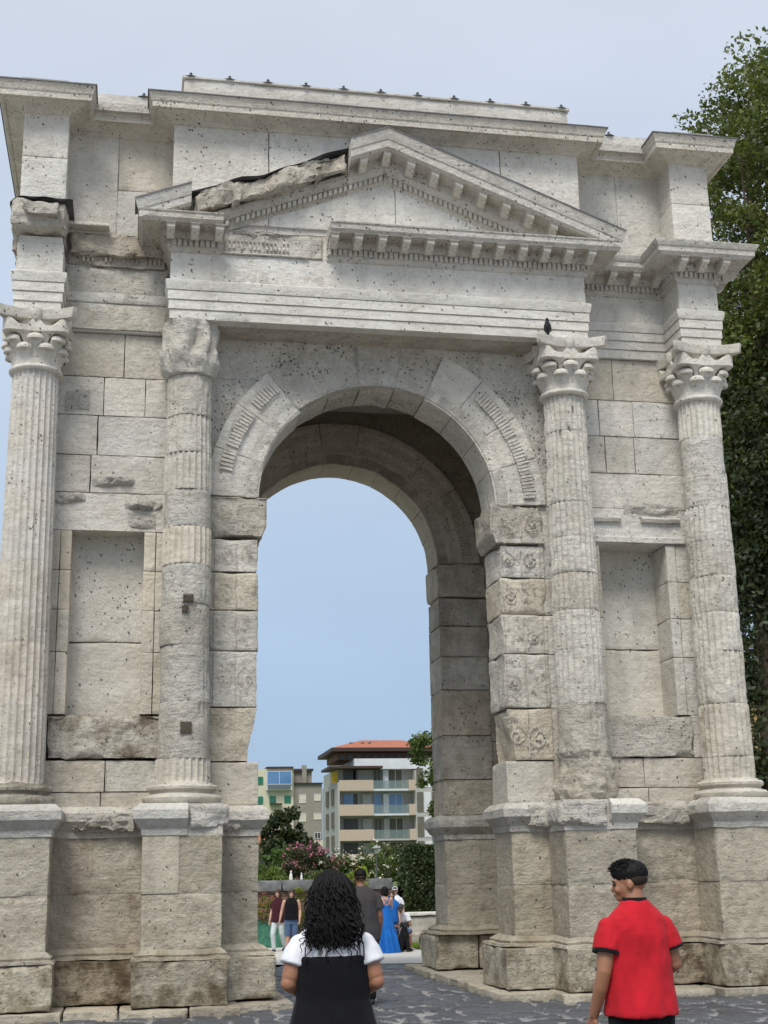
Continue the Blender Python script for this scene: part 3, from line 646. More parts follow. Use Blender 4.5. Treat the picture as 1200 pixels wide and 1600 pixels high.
def capital(cx, cy, par, ruin=False):
    mb = MB(); z0, z1 = 8.70, 9.54; ti = (.98, .965, .93)
    if ruin:
        zs = np.linspace(8.72, 9.54, 44)
        pr = [(.28, 8.70)]+[(.345+.05*((z-8.7)/.84)+.02*math.sin((z-8.7)*7), z) for z in zs]+[(.2, 9.54)]
        def mod(P, A):
            g = .0*A; k = (P[..., 2]-8.7)/.84
            q = P*np.array([4.2, 4.2, 2.6]); d = fbm(q, 5, 31); ri = 1-np.abs(fbm(P*np.array([3.5, 3.5, 1.4]), 2, 33))*2
            lf = np.abs(np.sin(4*A+1.2*vnoise(P*3, 8))); s = 1+.26*d+.10*ri*np.clip(k*3, 0, 1)+.16*(lf-.5)*np.clip(k*4, 0, 1)*np.clip((1.05-k)*4, 0, 1)-.02*k
            f = np.clip(1-((A-4.9)/.33)**2, 0, 1)*np.clip(1-((k-.58)/.26)**2, 0, 1); s = s-.25*f
            return np.stack([cx+(P[..., 0]-cx)*s, cy+(P[..., 1]-cy)*s, P[..., 2]], -1)
        lathe(mb, pr, 140, cx, cy, mod=mod, tint=(.98, .97, .94), prm=(.9, .2, .15))
        return mb.build('capital', M_ST, par, angle=60)
    lathe(mb, [(.31, 8.66), (.345, 8.665), (.372, 8.68), (.382, 8.705), (.372, 8.73), (.345, 8.742), (.315, 8.75), (.31, 8.9), (.32, 9.1), (.36, 9.3), (.38, 9.4), (.1, 9.42)], 64, cx, cy, tint=ti, prm=DRY)
    for k in range(8):
        a = math.pi/8+k*math.pi/4; leaf(mb, cx, cy, a, 8.74, 8.985, .325, .415, .235, .2, .215, ti)
    for k in range(8):
        a = k*math.pi/4; leaf(mb, cx, cy, a, 8.74, 9.115, .318, .435 if k % 2 == 0 else .46, .20, .2, .225, ti)
    # volute band: scalloped top, arches over the upper leaves
    n = 192; a = np.linspace(0, 2*np.pi, n, endpoint=False)
    ph = a % (np.pi/2)          # 0 at side middle, pi/4 at the corner
    d = np.minimum(ph, np.pi/2-ph)/(np.pi/4)      # 0 side middle .. 1 corner
    Rm = .425+.22*np.minimum(d, .9)**1.9
    w8 = (np.cos(8*a)+1)/2                        # 1 at leaves, 0 between
    ztop = 9.285+.10*np.clip(w8*1.5-.25, 0, 1)
    zbot = 9.19+.0*w8
    zin = 9.05+.15*np.clip(w8*1.6-.1, 0, 1)           # underside arches
    Rst = .355+.0*a
    ring = lambda r, z: np.stack([cx+r*np.cos(a), cy+r*np.sin(a), z+0*a], -1)
    mb.grid(np.stack([ring(.33, 8.95+.24*np.clip(w8*1.7-.2, 0, 1)), ring(Rst+.01, zin), ring(Rst+.35*(Rm-Rst), zin+.45*(zbot-zin)), ring(Rm-.02, zbot), ring(Rm, zbot+.01), ring(Rm, ztop), ring(Rm-.02, ztop+.008), ring(Rm-.12, ztop-.01), ring(.3, ztop-.03)], 0), wrap=True, flip=True, tint=ti, prm=DRY)
    # abacus: concave sides, cut corners
    pts = []
    for k in range(4):
        b = k*math.pi/2
        for s in np.linspace(-1, 1, 13):
            x, y = .545-.135*(1-s*s)+(.0), s*.515   # local: side at +x
            if abs(s) == 1: x = .565
            pts.append((x*math.cos(b)-y*math.sin(b), x*math.sin(b)+y*math.cos(b)))
    pts = np.array(pts); an = np.unwrap(np.arctan2(pts[:, 1], pts[:, 0])); 
    r_ = lambda s, z: np.stack([cx+pts[:, 0]*s, cy+pts[:, 1]*s, 0*pts[:, 0]+z], -1)
    mb.grid(np.stack([r_(.55, 9.392), r_(.965, 9.394), r_(.975, 9.40), r_(1.0, 9.535), r_(1.0, 9.541), r_(.3, 9.541)], 0), wrap=True, flip=True, tint=ti, prm=DRY)
    for k in range(4):       # fleuron
        b = k*math.pi/2; r0 = .40
        lathe(mb, [(.0, 9.36), (.05, 9.375), (.072, 9.42), (.08, 9.48), (.075, 9.53), (.0, 9.56)], 16, cx+r0*math.cos(b), cy+r0*math.sin(b), tint=ti, prm=DRY)
        tube(mb, [(cx+.38*math.cos(b), cy+.38*math.sin(b), 9.15), (cx+.40*math.cos(b), cy+.40*math.sin(b), 9.40)], .022, 8, tint=ti, prm=DRY)
    return mb.build('capital', M_ST, par, angle=45)
g, w_ = (.93, .91, .87), (1., .99, .96)
smooth_d = [(1, .0006, vt((.93, .89, .83), .03) if i < 5 else vt((.92, .91, .89), .02), (.3, .3, .35 if i < 5 else .1)) for i in range(10)]
d2 = [(1, .001, (.90, .87, .80), DRY), (0, .022, (.92, .90, .85), (1, .2, .2)), (-.1, .026, (.96, .95, .92), (1, .2, .1)), (-.1, .024, (.93, .91, .86), (1, .2, .15)),
      (-.1, .020, (.93, .92, .88), (.9, .2, .1)), (.85, .004, (.93, .88, .78), (.3, .1, .1)), (-.05, .018, (.94, .93, .90), (.9, .2, .1)), (.9, .006, (.90, .88, .83), (.4, .2, .1)), (.45, .012, g, (.6, .2, .1)), (.25, .014, g, (.7, .2, .1))]
d3 = [(.2, .03, (.90, .86, .80), (1, .2, .4)), (.05, .022, (.94, .91, .85), (1, .25, .3)), (.85, .014, w_, (.7, .2, .1)), (.9, .012, w_, (.7, .2, .1)), (.95, .011, (.97, .94, .88), (.7, .2, .25)),
      (.95, .011, w_, (.7, .2, .1)), (1, .010, w_, (.7, .2, .1)), (1, .010, w_, (.7, .2, .1)), (1, .010, w_, (.6, .2, .1)), (1, .009, w_, (.6, .2, .1))]
d4 = [(1, .003, (.93, .90, .83), (.5, .2, .3)), (.95, .003, (.93, .90, .82), (.4, .2, .7)), (.6, .010, (.95, .92, .86), (.6, .2, .2)), (.95, .006, (.97, .95, .9), (.5, .2, .1)), (.5, .008, (.94, .92, .87), (.5, .2, .2)),
      (.5, .010, g, (.7, .2, .1)), (.6, .010, w_, (.7, .2, .1)), (.35, .012, w_, (.8, .2, .1)), (-.1, .018, w_, (.9, .2, .1)), (1, .002, (.96, .95, .91), DRY)]
for cx, dr, bk, ru in ((-CB, smooth_d, 'worn', False), (-CA, d2, 'plain', True), (CA, d3, 'ruin', False), (CB, d4, 'plain', False)):
    s_ = shaft(cx, YC, dr); col_base(cx, YC, bk, s_); capital(cx, YC, s_, ru)
for cx in (-CB, -CA, CA, CB):
    s_ = shaft(cx, DB-YC, smooth_d, .5); col_base(cx, DB-YC, 'plain', s_); capital(cx, DB-YC, s_)
# --- entablature ------------------------------------------------------------
EH, EY, RY, SX = .327, -.712, -.06, 4.95
xa, xb, xc = CA+EH, CB-EH, CB+EH                 # 3.187, 4.73, 5.384
def full_path(ey=EY, ry=RY):
    f = [(-xc, ey), (-xb, ey), (-xb, ry), (-xa, ry), (-xa, ey), (xa, ey), (xa, ry), (xb, ry), (xb, ey), (xc, ey)]
    sy = YC+EH
    R_ = [(xc, sy), (SX, sy), (SX, DB-sy), (xc, DB-sy)]
    b = [(-x, DB-y) for x, y in f]
    L_ = [(-xc, DB-sy), (-SX, DB-sy), (-SX, sy), (-xc, sy)]
    return f+R_+b+L_
FP = full_path()
arch_prof = [(-.2, 9.545), (-.004, 9.545), (.0, 9.55), (.0, 9.682), (-.012, 9.686), (-.012, 9.694), (.018, 9.697), (.018, 9.828), (.004, 9.832), (.004, 9.84), (.034, 9.843), (.034, 9.975), (.02, 9.979), (.02, 9.987), (.045, 9.99), (.065, 10.06), (.068, 10.13), (.04, 10.15), (.0, 10.155)]
fr_prof = [(.0, 10.15), (.0, 10.60)]
mb = MB(); sweep(mb, FP, arch_prof, closed=True, res=.10, amp=.004, tint=WHT, prm=(.22, .18, .08))
for x0, x1, y0, y1 in ((-xa+.01, xa-.01, EY+.02, .1), (-xc+.02, -xb-.02, EY+.02, .1), (xb+.02, xc-.02, EY+.02, .1)):
    mb.box((x0, y0, 9.548), (x1, y1, 9.9), tint=(.86, .81, .74), prm=(.5, 1.0, .3))
mb.box((-HW, .0, 9.9), (HW, DB, 10.2), tint=GRY, prm=(.3, .4, .2))
mb.build('architrave', M_ST, AR)
mb = MB(); sweep(mb, FP, fr_prof, closed=True, res=.10, amp=.005, tint=WHT, prm=(.30, .3, .08))
for (x0, x1) in ((-2.6, -1.9), (-1.9, -.9)):      # patched blocks at left of frieze
    rblock(mb, (x0, EY-.006, 10.17), (x1-.01, EY+.1, 10.58), res=.05, e=.006, rough=.008, chip=1, tint=vt(GRY, .04), prm=(.5, .3, .1))
rblock(mb, (-4.72, RY-.05, 9.56), (-3.2, .2, 9.97), res=.05, e=.006, rough=.016, tint=(.92, .89, .83), prm=(.5, .4, .3))
rblock(mb, (-4.72, RY-.065, 9.98), (-3.2, .2, 10.56), res=.05, e=.01, rough=.022, tint=(.88, .87, .84), prm=(.6, .4, .3))
mb.build('frieze', M_ST, AR)
# cornice ---------------------------------------------------------------------
P_SOF = 10.885
cor_prof = [(.0, 10.585), (.03, 10.60), (.04, 10.65), (.055, 10.66), (.06, 10.77), (.10, 10.775), (.11, 10.80), (.145, 10.845), (.15, 10.865), (.155, P_SOF), (.40, P_SOF), (.42, 10.875), (.47, 10.925), (.475, 11.005), (.49, 11.01), (.50, 11.03), (.53, 11.085), (.53, 11.10), (-.5, 11.12)]
def cor_run(mb, path, sima=True, tint=GRY, closed=False, only=None):
    pr = cor_prof if sima else cor_prof[:14]+[(.49, 11.01), (.495, 11.03), (-.3, 11.06)]
    sweep(mb, path, pr, closed=closed, res=.10, amp=.006, tint=tint, prm=(.45, .7, .15), only=only)
    # soffit a touch browner: coffers + dentils + egg band
    pts = np.array(path, float)
    n = len(pts)
    segs = [(pts[i], pts[(i+1) % n]) for i in range(n if closed else n-1) if only is None or i in only]
    for a, b in segs:
        d = b-a; Lg = np.linalg.norm(d); d = d/Lg; o = np.array([d[1], -d[0]])
        def M(v, a=a, d=d, o=o): return np.stack([a[0]+d[0]*v[:, 0]+o[0]*v[:, 1], a[1]+d[1]*v[:, 0]+o[1]*v[:, 1], v[:, 2]], -1)
        k = max(1, int((Lg+.02)/.078))
        for q in range(k):
            s0 = (q+.5)*Lg/k
            mb.box((s0-.027, .05, 10.672), (s0+.027, .098, 10.765), M=M, tint=tint, prm=(.4, .4, .1))
        k = max(1, int(Lg/.062))
        for q in range(k):
            s0 = (q+.5)*Lg/k
            v = np.array([(s0-.02, .11, 10.80), (s0+.02, .11, 10.80), (s0+.024, .16, 10.85), (s0-.024, .16, 10.85), (s0, .155, 10.81)])
            mb.add(M(v), [(0, 1, 4, 4), (1, 2, 4, 4), (2, 3, 4, 4), (3, 0, 4, 4)], tint=tint, prm=(.4, .4, .1))
    return segs
mod_mb = MB()
t = np.linspace(0, 1, 9)
yp = np.array([.0, .0, .245, .25, .235, .15, .08, .03, .0]); zp = np.array([P_SOF-.15, P_SOF+.0, P_SOF+.0, P_SOF-.05, P_SOF-.085, P_SOF-.10, P_SOF-.13, P_SOF-.16, P_SOF-.15])
prof = np.array([(0, 0), (0, -.155), (.05, -.165), (.10, -.145), (.16, -.105), (.215, -.095), (.245, -.075), (.25, -.03), (.245, 0)])
v = np.concatenate([np.stack([np.full(len(prof), s*w), -prof[:, 0], prof[:, 1]], -1) for s, w in ((-1, .058), (1, .058))], 0)
kk = len(prof); f = [(i, i+1, kk+i+1, kk+i) for i in range(kk-1)]
mod_mb.add(erode(v, .006), f, tint=(.97, .95, .9), prm=(.5, .5, .1))
c0_, c1_ = mod_mb.n, mod_mb.n+1
for s in (0, 1):
    ring = v[s*kk:(s+1)*kk]; cc = ring.mean(0)[None]; mod_mb.add(np.vstack([ring, cc]), [(i+1, i, kk) if s == 0 else (i, i+1, kk) for i in range(kk-1)]+[((0, kk-1, kk) if s == 0 else (kk-1, 0, kk))], tint=(.95, .93, .88), prm=(.5, .5, .1))
mod_mb.box((-.072, -.275, -.018), (.072, 0, .0), tint=(.95, .93, .88), prm=(.5, .5, .1))
PEND = []
def modillion(x, y, z, rz): PEND.append((x, y, z, rz))
def rosettes(mb, x, y, z, d, o):
    for rr_, h_ in ((.055, .012), (.03, .03)):
        lathe(mb, [(0, z-h_), (rr_*.7, z-h_*.9), (rr_, z)], 8, x, y, tint=(.93, .9, .84), prm=(.6, .6, .2))
    for s in (-1, 1):
        a = np.array([x, y])+d*s*.105; mb.box((min(a[0]-abs(o[0])*.09-abs(d[0])*.008, a[0]+1e-3), a[1]-abs(o[1])*.09-abs(d[1])*.008, z-.018), (a[0]+abs(o[0])*.09+abs(d[0])*.008, a[1]+abs(o[1])*.09+abs(d[1])*.008, z+.002), tint=(.93, .9, .84), prm=(.5, .6, .2))
        a = np.array([x, y])+o*s*.09; mb.box((a[0]-abs(d[0])*.105-abs(o[0])*.008, a[1]-abs(d[1])*.105-abs(o[1])*.008, z-.016), (a[0]+abs(d[0])*.105+abs(o[0])*.008, a[1]+abs(d[1])*.105+abs(o[1])*.008, z+.002), tint=(.93, .9, .84), prm=(.5, .6, .2))
def mods_along(mb, a, b, spacing=.36, skip=()):
    a = np.array(a, float); b = np.array(b, float); d = b-a; Lg = np.linalg.norm(d); d = d/Lg; o = np.array([d[1], -d[0]])
    if Lg < .12: return
    k = max(1, int(round(Lg/spacing))); rz = math.atan2(d[1], d[0])
    for q in range(k+1):
        s0 = q*Lg/k; p = a+d*s0+o*.155
        if q not in skip: modillion(p[0], p[1], P_SOF-.001, rz)
        if q < k:
            c = a+d*(s0+.5*Lg/k)+o*.285; rosettes(mb, c[0], c[1], P_SOF, d, o)
# central horizontal cornice of the pediment + right side + flank + rear
mb = MB()
sy = YC+EH
pathR = [(-.87, EY), (xa, EY), (xa, RY), (xb, RY), (xb, EY), (xc, EY), (xc, sy), (SX, sy), (SX, DB-sy), (xc, DB-sy), (xc, DB-EY), (xb, DB-EY), (xb, DB-RY), (xa, DB-RY), (xa, DB-EY), (-xa, DB-EY), (-xa, DB-RY), (-xb, DB-RY), (-xb, DB-EY), (-xc, DB-EY), (-xc, DB-sy), (-SX, DB-sy), (-SX, .3)]
cor_run(mb, pathR, sima=False, only=(0, 1))
cor_run(mb, pathR, only=range(2, 30))
pathL = [(-xa, RY), (-xa, EY), (-2.45, EY)]
cor_run(mb, pathL, sima=False, tint=(.90, .87, .82))
# filler that makes the top of the cornice solid
mb.box((-xa, EY+.02, 10.6), (xa, 0, 11.09), tint=GRY, prm=(.4, .4, .2)); mb.box((-SX+.01, RY+.02, 10.2), (SX-.01, DB-RY-.02, 11.12), tint=GRY, prm=(.4, .4, .2))
mb.box((xb+.02, EY+.02, 10.5), (xc-.02, 0.2, 11.09), tint=GRY, prm=(.4, .4, .2)); mb.box((-xc+.02, EY+.02, 10.2), (-xb-.02, .2, 10.72), tint=WHT, prm=(.3, .3, .1))
for a, b, sk in (((-.80, EY), (xa+.02, EY), ()), ((xa+.22, RY), (xb-.18, RY), ()), ((xb-.02, EY), (xc+.02, EY), ()), ((xc, EY+.12), (xc, sy-.05), ()), ((-xa-.02, EY), (-2.5, EY), ()), ((SX, sy+.3), (SX, DB-sy-.3), ())):
    mods_along(mb, a, b, skip=sk)
CO = mb.build('cornice', M_ST, AR, angle=30)
MOD0 = mod_mb.build('modillion', M_ST, CO)
for i, (x, y, z, rz) in enumerate(PEND):
    o = MOD0
    if i: o = MOD0.copy(); C.objects.link(o)
    o.location = (x, y, z); o.rotation_euler = (0, 0, rz)
# --- pediment ---------------------------------------------------------------
TX, TZ, SLP = .02, 12.63, .395
def T_of(x): return TZ-SLP*np.abs(x-TX)
ped = MB()
rp = [(-.3, -.72), (.0, -.715), (.03, -.71), (.045, -.66), (.055, -.65), (.06, -.56), (.10, -.555), (.11, -.53), (.145, -.485), (.15, -.465), (.155, -.31), (.41, -.31), (.42, -.32), (.475, -.285), (.481, -.175), (.496, -.165), (.505, -.135), (.532, -.03), (.538, .0), (-.3, .02)]
def rake(mb, x0, x1, prof, end0=None, end1=None, amp=.005, tint=GRY, prm=(.4, .55, .12), caps=True):
    xs = np.linspace(x0, x1, max(2, int(abs(x1-x0)/.1)+1)); pr = np.array(prof)
    X = np.repeat(xs[:, None], len(pr), 1)
    if end0: t = np.clip((xs-x0)/.6, 0, 1)[:, None]; X = X*1.; X[0] = end0*(xa+pr[:, 0]); 
    if end1: X[-1] = end1*(xa+pr[:, 0])
    P = np.stack([X, EY-np.broadcast_to(pr[None, :, 0], X.shape), T_of(X)+pr[None, :, 1]], -1)
    P = erode(P, amp); mb.grid(P, tint=tint, prm=prm)
    if caps:
        for q, on in ((0, not end0), (-1, not end1)):
            ring = P[q]; c = ring.mean(0)[None]; kk = len(ring); mb.add(np.vstack([ring, c]), [(i, (i+1) % kk, kk) for i in range(kk)], tint=tint, prm=prm)
rake(ped, TX, 3.1, rp, end1=1)
rake(ped, -.55, TX, rp)
rake(ped, -3.1, -2.92, rp, end0=-1)
lowp = rp[:10]+[(.155, -.40), (-.3, -.38)]
rake(ped, -2.92, -1.3, lowp, amp=.012, tint=(.90, .87, .82), prm=(.6, .5, .3)); rake(ped, -1.3, -.55, lowp, amp=.010, tint=(.88, .85, .80), prm=(.6, .6, .3))
def shear_box(mb, xc_, w, p0, p1, d0, d1, sl, **k):
    v = []
    for x in (xc_-w, xc_+w):
        for (p, d) in ((p0, d0), (p1, d0), (p1, d1), (p0, d1)): v.append((x, EY-p, float(T_of(x))+d))
    mb.add(v, [(0,1,2,3),(7,6,5,4),(0,4,5,1),(1,5,6,2),(2,6,7,3),(3,7,4,0)], **k)
x = -3.0
while x < 3.3:
    if abs(x-TX) > .04 and rng.random() < (.97 if x > -.6 else .85): shear_box(ped, x, .026, .055, .10, -.645, -.565, 0, tint=(.95, .93, .88), prm=(.4, .4, .1))
    x += .078
x = -3.0
while x < 3.3:
    if abs(x-TX) > .03:
        zt = float(T_of(x)); v = [(x-.02, EY-.11, zt-.53), (x+.02, EY-.11, zt-.53), (x+.024, EY-.16, zt-.475), (x-.024, EY-.16, zt-.475), (x, EY-.158, zt-.515)]
        ped.add(v, [(0, 1, 4, 4), (1, 2, 4, 4), (2, 3, 4, 4), (3, 0, 4, 4)], tint=(.95, .93, .88), prm=(.4, .4, .1))
    x += .062
# broken rock where the raking corona is lost
def warp_r(Q): return np.stack([Q[..., 0], Q[..., 1], Q[..., 2]+T_of(Q[..., 0])], -1)
rblock(ped, (-2.93, EY-.36, -.46), (-.54, EY+.1, -.015), res=.026, e=.06, rough=.10, chip=2.4, nsc=3.2, tint=(.90, .86, .79), prm=(1, .4, .35), warp=warp_r)
for x in (-1.02, -1.42, -2.25): rblock(ped, (x-.08, EY-.42, -.46), (x+.08, EY, -.20), res=.025, e=.03, rough=.05, chip=2.5, nsc=6, tint=(.88, .84, .78), prm=(.9, .3, .4), warp=warp_r)
ped.box((-3.1, EY+.02, 11.0), (3.1, 0, 11.3), tint=GRY)
PO = ped.build('pediment', M_ST, AR, angle=30)
tm = MB()
for x0, x1 in ((-3.1, -1.6), (-1.6, -.4), (-.4, .9), (.9, 3.1)):
    X = np.linspace(x0+.002, x1-.002, int((x1-x0)/.06)); U_ = np.linspace(0, 1, 18); XX, UU = np.meshgrid(X, U_, indexing='ij')
    top = T_of(XX)-.60; Z = 10.55+(top-10.55)*UU; P = np.stack([XX, EY-.0+.012*(1-.0)-.010*fbm(np.stack([XX*3, Z*3, XX*0], -1), 4, 14), Z], -1)
    tm.grid(P, tint=vt(WHT, .03), prm=(.35, .4, .15))
tm.build('tympanum', M_ST, PO)
# remains of the horizontal cornice at left of the gap
rl = MB()
rblock(rl, (-2.44, EY-.035, 10.60), (-.92, EY+.06, 11.02), res=.03, e=.012, rough=.03, chip=2.2, nsc=6, tint=(.93, .91, .87), prm=(.8, .4, .15))
for i in range(15):
    x = -2.33+i*.062
    if rng.random() < .9: rblock(rl, (x-.022, EY-.065, 10.68), (x+.022, EY, 10.76), res=.04, e=.008, rough=.008, tint=GRY, prm=(.5, .3, .1)); 
    if rng.random() < .8: rblock(rl, (x-.02, EY-.07, 10.80), (x+.02, EY, 10.86), res=.04, e=.015, rough=.008, tint=GRY, prm=(.5, .3, .1))
rblock(rl, (-2.42, EY-.055, 10.605), (-1.15, EY, 10.65), res=.04, e=.01, rough=.012, tint=GRY, prm=(.5, .3, .1))
rblock(rl, (-2.3, EY-.06, 10.93), (-1.6, EY, 11.0), res=.03, e=.02, rough=.03, chip=2, tint=GRY, prm=(.8, .3, .1))
rl.build('carved_band', M_ST, PO)
for sg, x0, x1 in ((1, .02, 3.2), (-1, -.55, -.2)):
    proto = None; k = 0
    x = TX if sg > 0 else -.34
    while x < 2.95 and (sg > 0 or x > -.5):
        mmb = MB(); sl = -SLP if x > TX+.1 else (SLP if x < TX-.1 else 0)
        if proto is None or k == 1:
            src = mod_mb
            V = np.vstack(src.V).copy(); V[:, 2] += sl*V[:, 0]
            tmp = MB(); tmp.V = [V]; tmp.F = src.F; tmp.T = src.T; tmp.P = src.P; tmp.n = src.n
            proto = o = tmp.build('modillion', M_ST, PO)
        else:
            o = proto.copy(); C.objects.link(o)
        o.location = (x, EY-.155, float(T_of(x))-.312); k += 1
        x += .37 if sg > 0 else -.4
        if sg < 0: break
# lead flashing over the broken rake
ld = MB()
xs = np.linspace(-2.98, -.52, 40); sag = .05*np.exp(-((xs+1.75)/.45)**2)+.025*np.exp(-((xs+1.0)/.25)**2)+.012*np.sin(xs*9)
zz = T_of(xs)-sag+.005
for off in (0, -.018):
    ld.grid(np.stack([np.stack([xs, xs*0+EY+.04, zz+off+.02], -1), np.stack([xs, xs*0+EY-.26, zz+off-.02+.01*np.sin(xs*14)], -1), np.stack([xs, xs*0+EY-.29-.02*np.sin(xs*5), zz+off-.02+.008*np.sin(xs*11)], -1)], 1), tint=(1, 1, 1))
for sg, x0, x1 in ((1, TX, 3.2), (-1, -.55, TX), (-1, -3.1, -2.92)):
    xs = np.linspace(x0, x1, 12)
    if x1 == 3.2: xs[-1] = xa+.54
    if x0 == -3.1: xs[0] = -xa-.54
    ld.grid(np.stack([np.stack([xs, xs*0+EY+.04, T_of(xs)+.03], -1), np.stack([xs, xs*0+EY-.548, T_of(xs)+.012], -1), np.stack([xs, xs*0+EY-.55, T_of(xs)-.008], -1)], 1))
ld.build('lead_flashing', M_LEAD, PO)
# --- attic ------------------------------------------------------------------
at = MB()
AY = -.743; RA = -.22
def ablk(lo, hi, **k):
    k.setdefault('tint', vt(WHT, .03)); rblock(at, lo, hi, res=.07, e=.006, rough=.006, chip=.8, prm=(.3, .4, .1), **k)
ablk((-xa, AY, 11.1), (-1.75, 0, 12.70)); ablk((-1.745, AY, 11.1), (.2, 0, 12.70)); ablk((.205, AY, 11.1), (1.9, 0, 12.70)); ablk((1.905, AY, 11.1), (xa, 0, 12.70))
for s in (-1, 1):
    a, b = sorted((s*xb, s*xc))
    ablk((a, AY, 11.1), (b, .0, 11.98)); ablk((a, AY, 11.985), (b, .0, 12.70))
    a, b = sorted((s*3.1, s*4.0)); ablk((a, RA, 11.05), (b, .3, 11.80), tint=vt(GRY)); ablk((a, RA, 11.805), (b, .3, 12.70), tint=vt((.93, .90, .84) if s < 0 else GRY))
    a, b = sorted((s*4.0, s*4.8)); ablk((a, RA, 11.05), (b, .3, 12.70), tint=vt(GRY))
at.box((-xc+.01, 0, 10.6), (-SX+.3, .3, 12.7), tint=WHT, prm=(.3, .4, .1)); at.box((xc-.4, 0, 11.1), (xc-.01, .3, 12.7), tint=WHT, prm=(.3, .4, .1))
at.box((-xc+.03, .28, 11.1), (xc-.03, DB+.3, 12.7), tint=WHT, prm=(.3, .4, .1))
for x0, x1 in ((-xc, -xb), (-xa, xa), (xb, xc)): at.box((x0, DB+.28, 11.1), (x1, DB-AY, 12.7), tint=WHT, prm=(.3, .4, .1))
# rebuilt pier block with string course above the left column
AO = at.build('attic', M_ST, AR)
ac = MB()
AP = [(-xc, AY), (-xb, AY), (-xb, RA), (-xa, RA), (-xa, AY), (xa, AY), (xa, RA), (xb, RA), (xb, AY), (xc, AY), (xc, DB-AY), (xb, DB-AY), (xb, DB-RA), (xa, DB-RA), (xa, DB-AY), (-xa, DB-AY), (-xa, DB-RA), (-xb, DB-RA), (-xb, DB-AY), (-xc, DB-AY)]
ap_prof = [(-.1, 12.67), (.015, 12.685), (.03, 12.71), (.07, 12.735), (.20, 12.765), (.27, 12.79), (.285, 12.775), (.33, 12.775), (.335, 12.86), (.345, 12.868), (.352, 12.885), (.365, 12.95), (.385, 12.99), (.39, 13.01), (.36, 13.02), (-.4, 13.04)]
sweep(ac, AP, ap_prof, closed=True, res=.12, amp=.004, tint=(.95, .92, .86), prm=(.35, .75, .12))
ac.box((-xc, AY+.1, 12.9), (xc, DB-AY-.1, 13.035), tint=GRY)
ACO = ac.build('attic_cornice', M_ST, AO, angle=30)
for (nm, path) in (('x', AP),):
    l2 = MB(); sweep(l2, AP, [(.30, 13.022), (.402, 13.016), (.404, 12.998), (.392, 12.996)], closed=True, res=.2, amp=.003); l2.build('lead_flashing', M_LEAD, AO)
# roof parapets with small lead knobs
rb = MB()
rblock(rb, (-3.18, -.88, 13.03), (3.18, -.2, 13.17), res=.15, e=.01, rough=.004, tint=GRY, prm=(.3, .2, .1))
rblock(rb, (-3.06, -.80, 13.17), (3.06, -.1, 13.46), res=.15, e=.01, rough=.004, tint=(.88, .88, .88), prm=(.3, .2, .1))
rb.box((-3.08, -.83, 13.46), (3.08, -.08, 13.485), tint=(.85, .85, .86), prm=(.2, .1, .1))
rb.build('roof_parapet', M_ST, AO)
for s in (-1, 1):
    rb = MB(); a, b = sorted((s*3.2, s*4.75)); rb.box((a, -.25, 13.03), (b, .5, 13.42), tint=(.88, .88, .88), prm=(.3, .2, .1))
    rb.build('roof_parapet', M_ST, AO); rb = MB()
    a, b = sorted((s*4.78, s*5.40)); rblock(rb, (a, -.9, 13.03), (b, -.1, 13.14), res=.15, e=.01, rough=.004, tint=(.8, .8, .8), prm=(.3, .2, .1))
    rb.box((a-.03, -.93, 13.14), (b+.03, -.08, 13.165), tint=(.6, .6, .62), prm=(.2, .1, .1)); rb.build('roof_parapet', M_ST, AO)
kp = None
for (x, y, z) in [(-2.95+i*.59, -.80, 13.485) for i in range(11)]+[(-4.45, -.23, 13.42), (-3.65, -.23, 13.42), (3.95, -.23, 13.42)]:
    if kp is None:
        k_ = MB(); lathe(k_, [(.0, -.01), (.075, .0), (.045, .012), (.024, .02), (.018, .05), (.026, .06), (.012, .08), (.0, .083)], 8, 0, 0)
        k_.box((-.09, -.02, -.01), (.09, .02, .018)); kp = k_.build('lead_knob', M_LEAD, AO); o = kp
    else: o = kp.copy(); C.objects.link(o)
    o.location = (x, y, z)
# --- wreck of the cornice over the left column and bay -----------------------
wk = MB()
rblock(wk, (-5.52, -1.02, 10.70), (-4.64, .1, 11.22), res=.03, e=.09, rough=.09, chip=2.4, nsc=3, tint=(.97, .95, .91), prm=(.9, .3, .15))
rblock(wk, (-5.35, -1.10, 10.86), (-4.78, -.2, 11.12), res=.03, e=.08, rough=.06, chip=2.4, nsc=4, tint=(.93, .91, .86), prm=(1, .3, .2))
rblock(wk, (-5.60, .02, 10.75), (-4.9, .7, 11.2), res=.04, e=.09, rough=.09, chip=2.4, nsc=4, tint=(.80, .75, .68), prm=(1, .4, .4))
rblock(wk, (-4.72, -.30, 10.66), (-3.2, .2, 11.10), res=.035, e=.06, rough=.06, chip=2.4, nsc=4, tint=(.90, .84, .75), prm=(1, .6, .5))
rblock(wk, (-4.72, -.14, 10.56), (-3.25, .2, 10.92), res=.035, e=.02, rough=.03, chip=2, nsc=5, tint=(.90, .86, .80), prm=(.8, .5, .3))
for i in range(20):
    x = -4.6+i*.066
    if rng.random() < .7: rblock(wk, (x-.02, -.17, 10.62), (x+.02, 0, 10.72), res=.05, e=.008, rough=.01, tint=(.9, .86, .8), prm=(.6, .6, .3))
    if rng.random() < .6: rblock(wk, (x-.02, -.17, 10.76), (x+.02, 0, 10.83), res=.05, e=.01, rough=.01, tint=(.9, .86, .8), prm=(.6, .6, .3))
rblock(wk, (-4.70, -.42, 11.09), (-4.1, .2, 11.15), res=.06, e=.01, rough=.004, tint=(.95, .93, .88), prm=(.3, .2, .1))
wk.build('broken_cornice', M_ST, AR)
l3 = MB()
xs = np.linspace(-5.50, -4.62, 30); b_ = 1/(1+np.exp((xs+4.3)*9))
